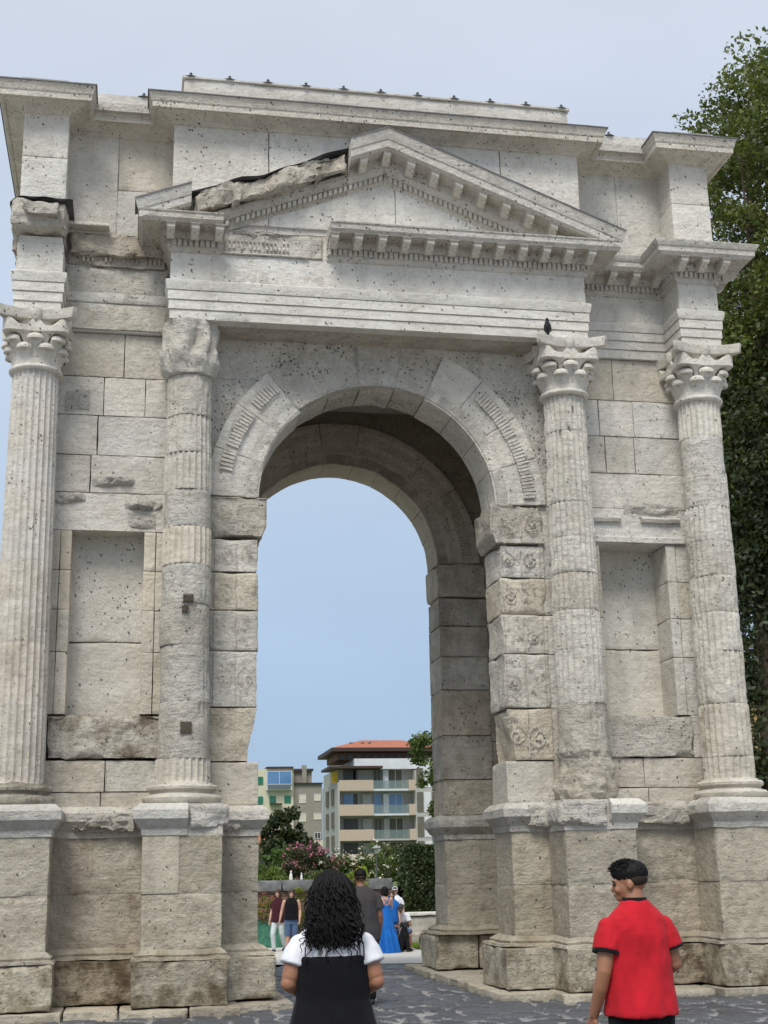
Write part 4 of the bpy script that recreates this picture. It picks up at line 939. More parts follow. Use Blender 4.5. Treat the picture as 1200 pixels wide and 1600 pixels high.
zc_ = 11.15+.085*b_-.12*np.clip((-5.28-xs)/.22, 0, 1)**2; yo = -.34-.62*b_
for o_ in (0, -.02):
    l3.grid(np.stack([np.stack([xs, xs*0-.15, zc_+.02+o_], -1), np.stack([xs, yo+.05, zc_+o_+.01], -1), np.stack([xs, yo, zc_+o_-.02+.012*np.sin(xs*16)], -1)], 1))
l3.build('lead_flashing', M_LEAD, AR)
# solid dark blocks; the colour stands in for shade in sockets, put-log holes
for x, z, w, h in ((-2.84, 5.39, .07, .05), (-2.88, 5.24, .045, .045), (-2.84, 3.62, .075, .075)):
    hb = MB(); hb.box((x-w, YC-.375, z-h), (x+w, YC-.2, z+h), tint=(.18, .16, .13), prm=(.8, 0, .2))
    hb.build('socket_shade', M_ST, AR)
# ------------------------------------------------------------------ ground
def gz(y): return np.where(y < 6, 0, np.maximum(-.035*(y-6), -.385))
def sheet(name, x0, x1, y0, y1, dz, mat, step=2.0, zf=None, kind='structure'):
    mb = MB(); xs = np.linspace(x0, x1, max(2, int((x1-x0)/step)+1)); ys = np.unique(np.concatenate([np.linspace(y0, y1, max(2, int((y1-y0)/step)+1)), [y for y in (6, 17) if y0 < y < y1]]))
    X, Y_ = np.meshgrid(xs, ys, indexing='ij'); Z = gz(Y_)+dz if zf is None else zf(X, Y_)
    mb.grid(np.stack([X, Y_, Z], -1)); o = mb.build(name, mat, angle=180); o['kind'] = kind; return o
def gravel_mat(name, c0, c1, sc=60):
    m, nt, b = newmat(name); co = nd(nt, 'ShaderNodeTexCoord').outputs['Object']
    a = noise_(nt, co, sc, 4, .7); d = noise_(nt, co, .7, 6, .6, 3)
    c = mix_(nt, rf(nt, a, .35, .65), c0, c1); c = mix_(nt, rf(nt, d, .4, .65, 0, .4), c, tuple(x*.75 for x in c0))
    nt.links.new(c, b.inputs['Base Color']); b.inputs['Roughness'].default_value = .95; bump(nt, b, a, .5, .01); return m
M_PATH = gravel_mat('pale_gravel', (.46, .44, .40), (.58, .56, .52))
M_GND = gravel_mat('paving', (.34, .33, .31), (.44, .43, .40), 25)
M_GRASS = gravel_mat('turf', (.10, .15, .035), (.16, .22, .05), 30)
sheet('ground', -400, 400, -400, 900, -.06, M_GND, 50, zf=lambda X, Y_: np.where(Y_ < 6, -.06, -.45))
# cobbled Roman road
def cob(X, Y_):
    # jittered cells, elongated a little
    px, py = X/.40+.5*vnoise(np.stack([X*1.3, Y_*1.3, X*0], -1), 5), Y_/.46+.5*vnoise(np.stack([X*1.3, Y_*1.3, X*0+7], -1), 6)
    ix, iy = np.floor(px).astype(int), np.floor(py).astype(int)
    F1 = np.full(X.shape, 9.); F2 = F1.copy(); idd = F1.copy()
    for dx in (-1, 0, 1):
        for dy in (-1, 0, 1):
            cx, cy = ix+dx, iy+dy; z = cx*0
            jx = cx+.5+.42*(_hash(cx, cy, z, 1)*2-1); jy = cy+.5+.42*(_hash(cx, cy, z, 2)*2-1)
            d = np.hypot(px-jx, py-jy); m = d < F1
            F2 = np.where(m, F1, np.minimum(F2, d)); idd = np.where(m, _hash(cx, cy, z, 3), idd); F1 = np.where(m, d, F1)
    return F2-F1, idd
def cobble_mesh(mb, x0, x1, y0, y1, res):
    X, Y_ = np.meshgrid(np.arange(x0, x1+res*.5, res), np.arange(y0, y1+res*.5, res), indexing='ij')
    g, idd = cob(X, Y_); P3 = np.stack([X, Y_, 0*X], -1)
    w = .05+.26*np.clip(fbm(P3*.9, 3, 50)+.10, 0, 1)+.12*fbm(P3*6, 3, 51)+.08*np.clip((-2-Y_)/2, 0, 1)
    s = np.clip((g-w)/.16, 0, 1); s = s*s*(3-2*s)
    tilt = (idd-.5)*.02
    Z = gz(Y_)-.028+s*(.026+tilt)+.014*fbm(P3*5, 4, 52)*s+.007*fbm(P3*14, 2, 53)
    st = np.array([.058, .064, .074])*(.6+.9*idd[..., None])*(1+.25*fbm(P3*8, 3, 54)[..., None])
    gr = np.array([.40, .395, .375])*(1+.5*fbm(P3*25, 2, 55)[..., None])
    k = np.clip((g-w*.9)/.06+.35*fbm(P3*18, 3, 56), 0, 1)[..., None]
    col = gr*(1-k)+st*k
    mb.grid(np.stack([X, Y_, Z], -1), tint=col.reshape(-1, 3), prm=np.stack([k[..., 0]]*3, -1).reshape(-1, 3))
m, nt, b = newmat('basalt_cobbles'); co = nd(nt, 'ShaderNodeTexCoord').outputs['Object']
t_ = nd(nt, 'ShaderNodeAttribute', attribute_name='tint').outputs['Color']; p_ = nd(nt, 'ShaderNodeAttribute', attribute_name='prm').outputs['Fac']
n_ = noise_(nt, co, 35, 6, .7); c_ = mix_(nt, rf(nt, n_, .3, .7, 0, .5), t_, (.17, .17, .175)); nt.links.new(c_, b.inputs['Base Color'])
nt.links.new(rf(nt, p_, 0, 1, .95, .42), b.inputs['Roughness']); b.inputs['Specular IOR Level'].default_value = .5
bump(nt, b, mth(nt, 'ADD', n_, mth(nt, 'MULTIPLY', noise_(nt, co, 9, 8, .7, 5), 2.)), 1., .03); M_COB = m
mb = MB(); cobble_mesh(mb, -6.2, 6.2, -5.6, 10.4, .028); cobble_mesh(mb, 6.2, 12, -5.6, 10.4, .09); cobble_mesh(mb, -12, -6.2, -5.6, 10.4, .09); cobble_mesh(mb, -12, 12, -24, -5.6, .09)
o = mb.build('cobbled_road', M_COB, angle=180); o['kind'] = 'structure'
# pale path beyond and beside the road (its near edge runs slightly oblique)
mb = MB(); xs = np.linspace(-30, 30, 31)
for i in range(30):
    x0, x1 = xs[i], xs[i+1]; e = lambda x: 11.15-.86*(x+.64) if -3 < x < 3.4 else (13.2 if x <= -3 else 7.67)
    for k in range(12):
        a, b_ = e(x0)+(22.4-e(x0))*k/12, e(x0)+(22.4-e(x0))*(k+1)/12; c, d = e(x1)+(22.4-e(x1))*k/12, e(x1)+(22.4-e(x1))*(k+1)/12
        mb.add([(x0, a, float(gz(a))+.012), (x1, c, float(gz(c))+.012), (x1, d, float(gz(d))+.012), (x0, b_, float(gz(b_))+.012)], [(0, 1, 2, 3)])
o = mb.build('path', M_PATH, angle=180); o['kind'] = 'structure'
mb = MB(); mb.box((5.2, -6, -.2), (14, -2.1, .03)); o = mb.build('pavement', M_PATH); o['kind'] = 'structure'
# kerb of the path
sheet('terrace', -200, 260, 22.9, 420, 0, M_GRASS, 60, zf=lambda X, Y_: 1.28+0*X)
# ------------------------------------------------------------------ foliage
def leaf_mat(name, col, trans=.25):
    m, nt, b = newmat(name); t = nd(nt, 'ShaderNodeAttribute', attribute_name='tint').outputs['Color']
    c = mix_(nt, 1., col, t, 'MULTIPLY'); nt.links.new(c, b.inputs['Base Color']); b.inputs['Roughness'].default_value = .5; b.inputs['Specular IOR Level'].default_value = .35
    tr = nd(nt, 'ShaderNodeBsdfTranslucent'); nt.links.new(mix_(nt, .4, c, (.25, .32, .03)), tr.inputs[0]); ms = nd(nt, 'ShaderNodeMixShader'); ms.inputs[0].default_value = trans
    nt.links.new(b.outputs[0], ms.inputs[1]); nt.links.new(tr.outputs[0], ms.inputs[2]); nt.links.new(ms.outputs[0], nt.nodes['Material Output'].inputs[0]); return m
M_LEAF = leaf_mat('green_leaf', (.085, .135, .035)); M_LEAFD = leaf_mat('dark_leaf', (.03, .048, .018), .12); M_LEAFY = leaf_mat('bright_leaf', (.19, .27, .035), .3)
M_PET = leaf_mat('petal', (.9, .9, .9), .2); M_BARK = simple('bark', (.12, .09, .065), .95, 12, .4, .7, 25)
def leaves(mb, Cn, size, nr, tint0=(1, 1, 1), var=.35, up=.3):
    n = len(Cn); s = size*nr.uniform(.6, 1.25, n)
    nrm = nr.normal(size=(n, 3)); nrm[:, 2] += up; nrm /= np.linalg.norm(nrm, axis=1, keepdims=True)
    r = nr.normal(size=(n, 3)); u = np.cross(nrm, r); u /= np.linalg.norm(u, axis=1, keepdims=True); v = np.cross(nrm, u)
    s = s[:, None]; fold = nrm*s*.18
    V = np.stack([Cn-u*s, Cn+v*s*.55-fold, Cn+u*s, Cn-v*s*.55-fold], 1).reshape(-1, 3)
    F = np.arange(n*4).reshape(n, 4); k = (1+nr.uniform(-var, var, n))[:, None]*np.array(tint0); k = k*np.stack([1+nr.uniform(-.1, .35, n), np.ones(n), np.ones(n)], -1)
    mb.add(V, F, tint=np.repeat(k, 4, 0), prm=(0, 0, 0))
def crown(mb, c, rad, nclump, nleaf, size, seed, cr=.5, tint=(1, 1, 1), inner=.55, shape=None, tvar=.35):
    nr = np.random.RandomState(seed); c = np.array(c, float); rad = np.array(rad, float); cen = []
    while len(cen) < nclump:
        d = nr.normal(size=3); d /= np.linalg.norm(d); t = nr.uniform(inner**3, 1)**(1/3)
        lump = 1+.22*float(vnoise(np.array([d*1.9+seed]), 3)[0])+.12*float(vnoise(np.array([d*4.1+seed]), 4)[0])
        p = d*t*rad*lump
        if shape is not None and not shape(p+c, nr): continue
        cen.append(c+p)
    for q in cen:
        k = 1+nr.uniform(-tvar, tvar); m_ = nr.normal(size=(nleaf, 3)); m_ /= np.linalg.norm(m_, axis=1, keepdims=True)
        P = q+m_*(nr.uniform(.2, 1, (nleaf, 1))**.6)*cr*nr.uniform(.7, 1.3)*np.array([1, 1, .75])
        leaves(mb, P, size, nr, tuple(x*k for x in tint))
    return cen
def limbs(mb, base, top, r, cen, nr, nb=14):
    base = np.array(base, float); top = np.array(top, float)
    t = np.linspace(0, 1, 10)[:, None]; P = base+(top-base)*t+np.sin(t*5)*np.array([[.1, .07, 0]])*r*2
    rr = r*(1-t[:, 0]*.85); rr[0] *= 1.35; tube(mb, P, rr, 12)
    for q in range(nb):
        e = cen[nr.randint(len(cen))]; s = nr.uniform(.3, .85); a = base+(top-base)*s
        mid = (a+e)/2+np.array([0, 0, .12*np.linalg.norm(e-a)]); tt = np.linspace(0, 1, 6)[:, None]
        B = (1-tt)**2*a+2*tt*(1-tt)*mid+tt**2*e; tube(mb, B, np.linspace(r*.32*(1-s*.6), r*.05, 6), 6)
def tree(name, label, base, top, r, crowns, mat, size, seed, group=None, cat='tree', nb=14, tint=(1, 1, 1), cr=.5, nleaf=80):
    t = empty(name, base); tag(t, label, cat, group); bl = np.array(base, float); cm = MB(); cen = []
    for c, rad, nc in crowns: cen += crown(cm, np.array(c)-bl, rad, nc, nleaf, size, seed+len(cen), cr, tint)
    cm.build('crown', mat, t, angle=180); tm_ = MB(); limbs(tm_, (0, 0, 0), np.array(top)-bl, r, cen, np.random.RandomState(seed), nb); tm_.build('trunk', M_BARK, t, angle=60); return t
M_LEAFU = leaf_mat('upper_leaf', (.085, .12, .028), .3)
tree('lime_tree', 'tall leafy green tree rising behind the right end of the arch', (12.75, 12.8, -.3), (13.2, 12.6, 21), .48,
     [((13.5, 12.6, 16.0), (3.0, 3.3, 8.2), 520), ((13.2, 12.8, 12.5), (2.6, 3.0, 5.0), 240), ((14.6, 12.6, 22.6), (1.9, 2.0, 2.0), 50)], M_LEAFU, .082, 5, nb=40, cr=.62, nleaf=120)
tree('painted_shade_foliage', 'added dark foliage standing in for the shaded lower crown and ivied trunk of the tall tree, close behind the right outer column', (11.45, 11.6, -.2), (11.9, 11.6, 12), .30,
     [((12.7, 11.5, 10.8), (1.9, 1.6, 4.2), 280), ((10.95, 11.6, 4.8), (.22, .45, 4.6), 80)], M_LEAFD, .085, 15, nb=14, cr=.7, nleaf=110)  # added foliage: near-black leaf colour paints the shade low in the lime's crown
tree('plane_tree', 'leafy branch end of a tree showing past the right jamb beside the flats', (11.2, 36, 1.2), (11.2, 36, 8), .22,
     [((10.6, 36, 5.6), (1.9, 2.2, 2.6), 150), ((8.5, 35.5, 6.5), (.75, .8, .8), 22), ((8.6, 35.5, 4.6), (.5, .8, 1.3), 18)], M_LEAF, .10, 25, nb=14, cr=.36, nleaf=60)
tree('dark_tree', 'very dark round tree in front of the cream building', (5.7, 60, 1.28), (5.7, 60, 4.3), .2,
     [((5.2, 60, 3.5), (1.15, 1.2, 1.75), 120), ((6.1, 60, 2.7), (.95, 1.1, 1.15), 70)], M_LEAFD, .13, 35, nb=8, cr=.33, nleaf=60)
def shrub(name, label, base, rad, mat, size, seed, n=60, nleaf=60, cat='shrub', petals=None, tint=(1, 1, 1), group=None, cr=.22):
    t = empty(name, base); tag(t, label, cat, group); cm = MB(); cen = crown(cm, (0, 0, rad[2]*.9), rad, n, nleaf, size, seed, cr, tint, inner=.4)
    cm.build('foliage', mat, t, angle=180); sm = MB(); nr = np.random.RandomState(seed)
    for q in range(6):
        e = cen[nr.randint(len(cen))]; tube(sm, [(0, 0, 0), e*.5+[0, 0, .1], e], [.03, .02, .008], 5)
    sm.build('stems_or_core', M_BARK, t)
    if petals:
        col, k = petals; pm = MB(); ar = np.array(cen); 
        q = ar[nr.randint(len(ar), size=k)]; d = q-np.array([0, 0, rad[2]*.7]); d /= np.linalg.norm(d, axis=1, keepdims=True)+1e-6
        P = q+d*cr*.9+nr.normal(size=(k, 3))*.05+np.array([0, -.12, .04]); leaves(pm, P, size*.9, nr, col, .2); pm.build('blossom', M_PET, t, angle=180)
    return t
shrub('oleander', 'pink flowering oleander bush above the dark coping', (2.85, 30, 1.25), (.95, .8, .78), M_LEAFD, .055, 3, 90, 55, petals=((.55, .16, .30), 420), tint=(1.6, 1.1, 1.3), group='flowering bushes on the terrace')
shrub('oleander', 'white flowering bush left of the lamp post', (4.05, 31, 1.25), (.65, .6, .62), M_LEAF, .055, 4, 60, 55, petals=((.75, .76, .68), 170), group='flowering bushes on the terrace')
shrub('oleander', 'tall white flowering bush right of the lamp post', (5.55, 30.5, 1.25), (.95, .8, .70), M_LEAF, .055, 6, 80, 55, petals=((.78, .78, .70), 330), group='flowering bushes on the terrace')
shrub('shrub', 'round mid green shrub under the tiled cottage', (2.0, 33, 1.25), (1.0, .8, .75), M_LEAF, .06, 7, 80, 55, tint=(.7, .95, .8))
shrub('shrub', 'low clipped green shrub on the terrace at the left jamb', (1.1, 27, 1.22), (.85, .5, .34), M_LEAF, .05, 8, 60, 50, tint=(1.2, 1.2, .8))
shrub('shrub', 'low green plant on the terrace behind the dark haired woman', (2.7, 26, 1.22), (.8, .5, .25), M_LEAF, .05, 9, 40, 50)
shrub('sapling', 'bright yellow green sapling in front of the coping beside the man in grey', (3.05, 21.3, .30), (.42, .35, .82), M_LEAFY, .045, 10, 60, 50, cr=.15)
shrub('climbing_plant', 'yellow green creeper on the brick wall behind the woman in shorts', (1.45, 22.1, -.1), (.38, .25, .75), M_LEAFY, .04, 11, 40, 36, tint=(.75, .7, .8), cr=.13)
shrub('climbing_plant', 'yellowish creeper with a few red leaves above the green board', (.45, 22.15, .35), (.42, .2, .40), M_LEAFY, .035, 12, 26, 30, petals=((.45, .10, .06), 60), tint=(.8, .65, .8), cr=.11)
# clipped hedge on the right
hd = empty('hedge', (6.9, 22.6, .3)); tag(hd, 'tall clipped dark green hedge above the low stone wall', 'hedge')
hm = MB(); nr = np.random.RandomState(44); n = 15000
P = nr.uniform(-1, 1, (n, 3)); ax_ = nr.choice(3, n, p=[.2, .5, .3]); sg = np.where(nr.rand(n) < .5, -1., 1.); P[np.arange(n), ax_] = np.where(ax_ == 1, -1, np.where(ax_ == 2, 1, sg))*nr.uniform(.9, 1.0, n)
P = P*np.array([2.25, .8, 1.02])+np.array([0, 0, 1.12]); P += .13*np.stack([fbm(P*1.4, 3, i) for i in range(3)], -1); leaves(hm, P, .055, nr, (1.1, 1.2, 1.0), .5); hm.build('foliage', M_LEAFD, hd, angle=180)
hm = MB(); rblock(hm, (-2.12, -.7, .02), (2.12, .8, 2.02), res=.2, e=.05, rough=.05, tint=(1, 1, 1)); hm.build('stems_or_core', simple('hedge_inner_shade', (.02, .028, .012), .9), hd)  # near-black box paints the shade inside the hedge
# ------------------------------------------------------------------ garden walls
M_BRICK, nt, b = newmat('brick'); co = nd(nt, 'ShaderNodeTexCoord').outputs['Object']
mp_ = nd(nt, 'ShaderNodeMapping'); mp_.inputs['Rotation'].default_value = (R(90), 0, 0); nt.links.new(co, mp_.inputs[0])
br = nd(nt, 'ShaderNodeTexBrick'); nt.links.new(mp_.outputs[0], br.inputs[0]); br.inputs['Scale'].default_value = 1; br.inputs['Brick Width'].default_value = .26; br.inputs['Row Height'].default_value = .075; br.inputs['Mortar Size'].default_value = .008
br.inputs['Color1'].default_value = (.24, .105, .07, 1); br.inputs['Color2'].default_value = (.16, .08, .06, 1); br.inputs['Mortar'].default_value = (.30, .26, .22, 1)
nt.links.new(mix_(nt, rf(nt, noise_(nt, co, 2, 6, .6), .4, .7, 0, .6), br.outputs[0], (.12, .085, .07)), b.inputs['Base Color']); b.inputs['Roughness'].default_value = .9
M_COPE = simple('grey_coping_stone', (.16, .165, .165), .85, 3, .4, .5, 18); M_LIME = simple('pale_garden_stone', (.46, .42, .36), .9, 2.5, .3, .6, 14)
gw = empty('garden_wall', (-2, 22.6, -.4)); tag(gw, 'long brick garden wall with a dark grey stone coping', 'wall')
m_ = MB(); m_.box((-14, .0, 0), (6.45, .4, 1.6)); m_.build('brickwork', M_BRICK, gw)
m_ = MB()
for i in range(12): rblock(m_, (-14+i*1.7, -.14, 1.60), (-14+i*1.7+1.69, .5, 1.93), res=.12, e=.02, rough=.012)
m_.build('coping', M_COPE, gw)
lw = empty('garden_wall', (4.55, 21.1, -.40)); tag(lw, 'low pale stone wall with a light coping below the clipped hedge', 'wall')
m_ = MB()
for i in range(6): rblock(m_, (i*1.1, 0, 0), (i*1.1+1.09, .35, .84), res=.1, e=.02, rough=.02)
m_.build('stonework', M_LIME, lw); m_ = MB()
for i in range(4): rblock(m_, (i*1.7-.05, -.06, .845), (i*1.7+1.64, .42, .96), res=.1, e=.02, rough=.01)
m_.build('coping', simple('light_coping', (.62, .60, .55), .85, 4, .15, .3, 20), lw)
mb = MB(); xs = np.linspace(4.4, 11, 30); ys = np.linspace(17.3, 21.1, 18); X, Y_ = np.meshgrid(xs, ys, indexing='ij'); mb.grid(np.stack([X, Y_, -.36+.03*fbm(np.stack([X*2, Y_*2, X*0], -1), 3)], -1)); go = mb.build('lawn', M_GRASS, angle=180); go['kind'] = 'structure'
gb = MB(); nr = np.random.RandomState(3); n = 9000; bx_ = np.stack([nr.uniform(4.4, 9, n), nr.uniform(17.3, 21, n), np.full(n, -.36)], -1); h_ = nr.uniform(.05, .13, (n, 1)); lean = nr.normal(size=(n, 3))*.03; wv = np.stack([np.cos(nr.uniform(0, 6.3, n)), np.sin(nr.uniform(0, 6.3, n)), np.zeros(n)], -1)*.012
V = np.stack([bx_-wv, bx_+wv, bx_+lean+np.array([0, 0, 1])*h_], 1).reshape(-1, 3); gb.add(V, np.arange(n*3).reshape(n, 3), tint=np.repeat(nr.uniform(.7, 1.4, (n, 1)), 3, 0)*np.ones(3)); o = gb.build('grass', M_LEAFY, angle=180); tag(o, 'short green grass in front of the low stone wall', 'grass', kind='stuff')
# green board leaning on the wall
gbd = empty('site_board', (.75, 22.2, -.38)); tag(gbd, 'green mesh covered board standing against the brick wall', 'board')
m_ = MB(); m_.box((-.62, -.03, .03), (.36, .01, .78)); m_.build('panel', simple('green_mesh', (.05, .17, .11), .7, 18, .5, .3, 60), gbd)
m_ = MB()
for lo, hi in (((-.66, -.05, 0), (-.62, .03, .82)), ((.36, -.05, 0), (.40, .03, .82)), ((-.62, -.05, .78), (.36, .03, .82)), ((-.62, -.05, 0), (.36, .03, .03))): m_.box(lo, hi)
m_.build('frame', simple('green_frame', (.06, .13, .10), .6), gbd)
for x, lb in ((1.30, 'small white ornament on the coping nearest the left jamb'), (1.62, 'smaller pale ornament on the coping further from the left jamb')):
    m_ = MB(); k = 1 if x < 1.5 else .75; lathe(m_, [(0, 0), (.055*k, .005), (.06*k, .03), (.045*k, .06), (.05*k, .10*k), (.035*k, .17*k), (.018*k, .20*k), (.03*k, .23*k), (.02*k, .27*k), (0, .28*k)], 12, mod=lambda P, A: erode(P, .012, 9))
    o = m_.build('garden_ornament', simple('white_plaster', (.7, .7, .66), .7), loc=(x, 22.75, 1.53)); tag(o, lb, 'ornament', 'ornaments on the coping')
# lamp post
lp = empty('street_lamp', (4.78, 27.5, 1.28)); tag(lp, 'slim grey lamp post with a small hood between the white bushes', 'lamp')
m_ = MB(); lathe(m_, [(.0, -.02), (.09, 0), (.08, .12), (.045, .2), (.032, .3), (.028, 1.05), (0, 1.06)], 12); m_.build('post', simple('lamp_grey', (.10, .11, .11), .5, metal=.5), lp)
m_ = MB(); lathe(m_, [(.03, 1.04), (.06, 1.07), (.085, 1.22), (.0, 1.23)], 12); m_.build('lantern', simple('lamp_glass', (.55, .56, .55), .2), lp)
m_ = MB(); lathe(m_, [(.15, 1.21), (.155, 1.23), (.06, 1.30), (.02, 1.33), (0, 1.36)], 12); m_.build('hood', simple('lamp_hood', (.30, .31, .31), .5, metal=.4), lp)
# ------------------------------------------------------------------ buildings across the river
def plain(n, c, r=.85, **k): return simple(n, c, r, 1.2, .10, **k)
B_GREY = plain('grey_render', (.40, .39, .37)); B_WHITE = plain('white_render', (.62, .63, .66)); B_BEIGE = simple('timber_cladding', (.47, .38, .30), .8, 6, .12); B_DARK = simple('dark_window', (.05, .045, .042), .35, spec=.6)
B_BLIND = plain('olive_blind', (.135, .125, .10)); B_GLASS = simple('sky_glass', (.10, .22, .42), .08, spec=.9); B_CREAM = plain('cream_render', (.58, .55, .42)); B_TAUPE = plain('taupe_render', (.28, .255, .215))
B_GREEN = plain('green_shutter', (.025, .17, .11), .6); B_ROOF = simple('roof_tiles', (.36, .13, .075), .9, 3, .35, .5, 8); B_EAVE = plain('brown_eave', (.06, .035, .03), .6); B_RAIL = simple('glass_rail', (.20, .27, .26), .1, spec=.7); B_RAIL.node_tree.nodes['Principled BSDF'].inputs['Alpha'].default_value = .45; B_ORG = plain('orange_render', (.62, .37, .16)); B_BROWN = plain('brown_brick', (.17, .09, .07))
B_YEL = plain('yellow_awning', (.6, .38, .05))
class BD:
    def __init__(s, name, label, y, x0, px0, z0, v0, sc, group=None):
        s.y = y; s.f = lambda px, v: (x0+(px-px0)*sc, z0+(v0-v)*sc); s.o = (x0, y, 1.28); s.e = empty(name, s.o); tag(s.e, label, 'building', group)
    def b(s, nm, mat, px0, px1, v0, v1, d0=0, d1=.15, par=None):
        """px/v rectangle on the facade plane, from depth d0 (towards camera negative) to d1"""
        (xa_, zt), (xb_, zb) = s.f(px0, v0), s.f(px1, v1); m = MB(); m.box((xa_-s.o[0], d0, zb-s.o[2]), (xb_-s.o[0], d1, zt-s.o[2])); return m.build(nm, mat, par or s.e)
    def win(s, px0, px1, v0, v1, mat, d=-.04, frame=None, nm='window'):
        w = s.b(nm, mat, px0, px1, v0, v1, d, d+.12)
        if frame is not None:
            (xa_, zt), (xb_, zb) = s.f(px0, v0), s.f(px1, v1); m = MB(); xm = (xa_+xb_)/2; t = .07
            for lo, hi in (((xa_-t, zb-t), (xa_, zt+t)), ((xb_, zb-t), (xb_+t, zt+t)), ((xa_, zt), (xb_, zt+t)), ((xa_, zb-t), (xb_, zb)), ((xm-t*.5, zb), (xm+t*.5, zt))):
                m.box((lo[0]-s.o[0], d-.04, lo[1]-s.o[2]), (hi[0]-s.o[0], d+.10, hi[1]-s.o[2]))
            m.build('window_frame', frame, w)
        return w
A = BD('apartment_building', 'modern grey apartment block with timber clad balconies and a red hipped roof', 155, 22.83, 530, 9.06, 1272, .0836)
W1 = A.b('wall', B_GREY, 530, 700, 1203, 1368, 2.2, 14)
A.b('side_wall', B_GREY, 528.5, 531, 1224, 1368, .0, 14.5); A.b('end_wall', B_GREY, 650, 712, 1206, 1368, .0, 14)
A.b('upper_wall', B_WHITE, 556, 705, 1187.5, 1203.5, .8, 12); A.b('top_wall', B_BROWN, 532, 700, 1177, 1188, 2.4, 12)
for k, (v0, v1) in enumerate(((1221, 1237), (1258, 1274.5), (1295.5, 1312), (1332, 1350))):
    A.b('balcony', B_BEIGE, 530.5, 584, v0, v1, -.02, .25); A.b('balcony', B_BEIGE, 639.5, 650, v0, v1, -.02, 1.9)
    A.b('glass_rail', B_RAIL, 584, 639.5, v0+1, v1-3, .05, .10); A.b('floor_slab', B_WHITE if k < 2 else B_GREY, 531, 712, v1-3, v1+.3, .1, 2.3)
    t = v0-18
    A.win(541, 556 if k else 560, v0-17, v1-2, B_DARK if k != 1 else B_GLASS, 2.12)
    A.win(557, 563, v0-17, v1-2, B_DARK, 2.12); A.win(589, 600, v0-17, v1-3, B_GLASS if k == 1 else B_BLIND, 2.12, frame=B_GREY)
    A.win(613, 634, v0-17, v1-3, B_GLASS if k == 1 else B_BLIND, 2.12, frame=B_WHITE); A.b('pilaster', B_WHITE if k < 2 else B_GREY, 603, 611, v0-17, v1-3, 1.6, 2.2)
    A.win(652, 662, v0-18, v1-4, B_BLIND, -.06); A.win(676, 690, v0-18, v1-4, B_BLIND, -.06); A.b('wall_panel', B_WHITE, 663.5, 674, v0-18, v1-4, -.05, .05)
    if k: A.b('pilaster', B_GREY, 570, 584, v0-17, v1-2, 1.7, 2.2)
m = MB(); 
for k in range(4):
    z = 12.4-k*2.95-1.28; m.box((-.30, 3.2, z-2.0), (-.12, 5.2, z)); m.box((-.30, 8.2, z-2.0), (-.12, 10.2, z))
m.build('side_window', B_BLIND, A.e)
for px in range(536, 700, 13): A.win(px, px+8, 1180, 1187, B_DARK, 2.32)
A.b('canopy', B_EAVE, 514, 598, 1200, 1203.5, -.6, 7); A.b('eave', B_EAVE, 520, 706, 1171, 1176.5, .4, 14); A.win(520.5, 530.5, 1207, 1224, B_YEL, 1.2, nm='awning'); A.b('wall', B_WHITE, 533, 556, 1204, 1222, 2.6, 5)
(xa_, zb_), (xb_, _) = A.f(520, 1171), A.f(706, 1171); m = MB(); z = zb_-1.28+.01
v = np.array([(xa_-22.83, .4, z), (xb_-22.83, .4, z), (xb_-22.83, 14, z), (xa_-22.83, 14, z), (xa_-22.83+5, 7, z+1.55), (xb_-22.83-5, 7, z+1.55)]); m.add(v, [(0, 1, 5, 4), (2, 3, 4, 5)]); m.add(v, [(1, 2, 5), (3, 0, 4)]); RFO = m.build('roof', B_ROOF, A.e)
for px in (555, 574, 585): A.b('chimney', B_DARK, px, px+5, 1159, 1169, 4, 4.6, RFO)
A.b('ground_floor_opening', B_DARK, 565, 575, 1351, 1368, 1.9, 2.25)
Bc = BD('apartment_building', 'cream building with green shutters and a glazed bay behind the dark tree', 190, 21.04, 458, 17.55, 1200, .0985)
Bc.b('wall', B_CREAM, 380, 458.5, 1201, 1366, 0, 14); Bc.b('roof', B_EAVE, 416, 458, 1198, 1201, -.5, 14)
Bc.win(417, 454, 1206, 1225, B_GLASS, -.9, frame=B_WHITE); Bc.b('glazed_bay', B_WHITE, 416, 455, 1205, 1234, -.8, 0); Bc.b('bay_panel', simple('bay_panel', (.12, .15, .17), .4), 417.5, 453, 1226, 1232, -.95, -.82)
for q in ((401, 411, 1213, 1225), (401, 411, 1243, 1255), (421, 431, 1242.5, 1253), (444, 454, 1242.5, 1253), (401, 411, 1272, 1284), (421, 431, 1272, 1283)): Bc.win(*q, B_GREEN, -.12, nm='shutter')
Bc.b('balcony', B_DARK, 421, 440, 1254, 1255.5, -1, 0); 
for px in range(421, 441, 3): Bc.b('railing', B_DARK, px, px+.5, 1246, 1254, -1.0, -.9)
Bd = BD('apartment_building', 'plain taupe building with small white framed windows beside the cream one', 190.5, 21.04, 458, 17.55, 1200, .0985)
Bd.b('wall', B_TAUPE, 458.6, 504, 1224, 1320, 0, 12); Bd.b('roof', B_EAVE, 458, 505, 1222.5, 1224, -.4, 12); Bd.b('upper_wall', B_TAUPE, 458.6, 489, 1204, 1222.5, .8, 12); Bd.b('roof', B_EAVE, 457, 491, 1200.5, 1204, .3, 12); Bd.b('chimney', B_TAUPE, 473, 480, 1195, 1222.5, .2, .8); Bd.b('lower_wall', B_CREAM, 458.6, 507, 1310, 1366, -.05, 10)
for q in ((468.5, 478, 1241, 1253), (492, 501, 1240.5, 1249.5), (468.5, 478, 1270, 1281), (491.5, 502, 1269.5, 1278), (492.5, 500.5, 1299, 1307.5), (470, 478, 1300, 1308)): Bd.win(*q, B_DARK if q[2] > 1290 else B_CREAM, -.05, frame=B_WHITE)
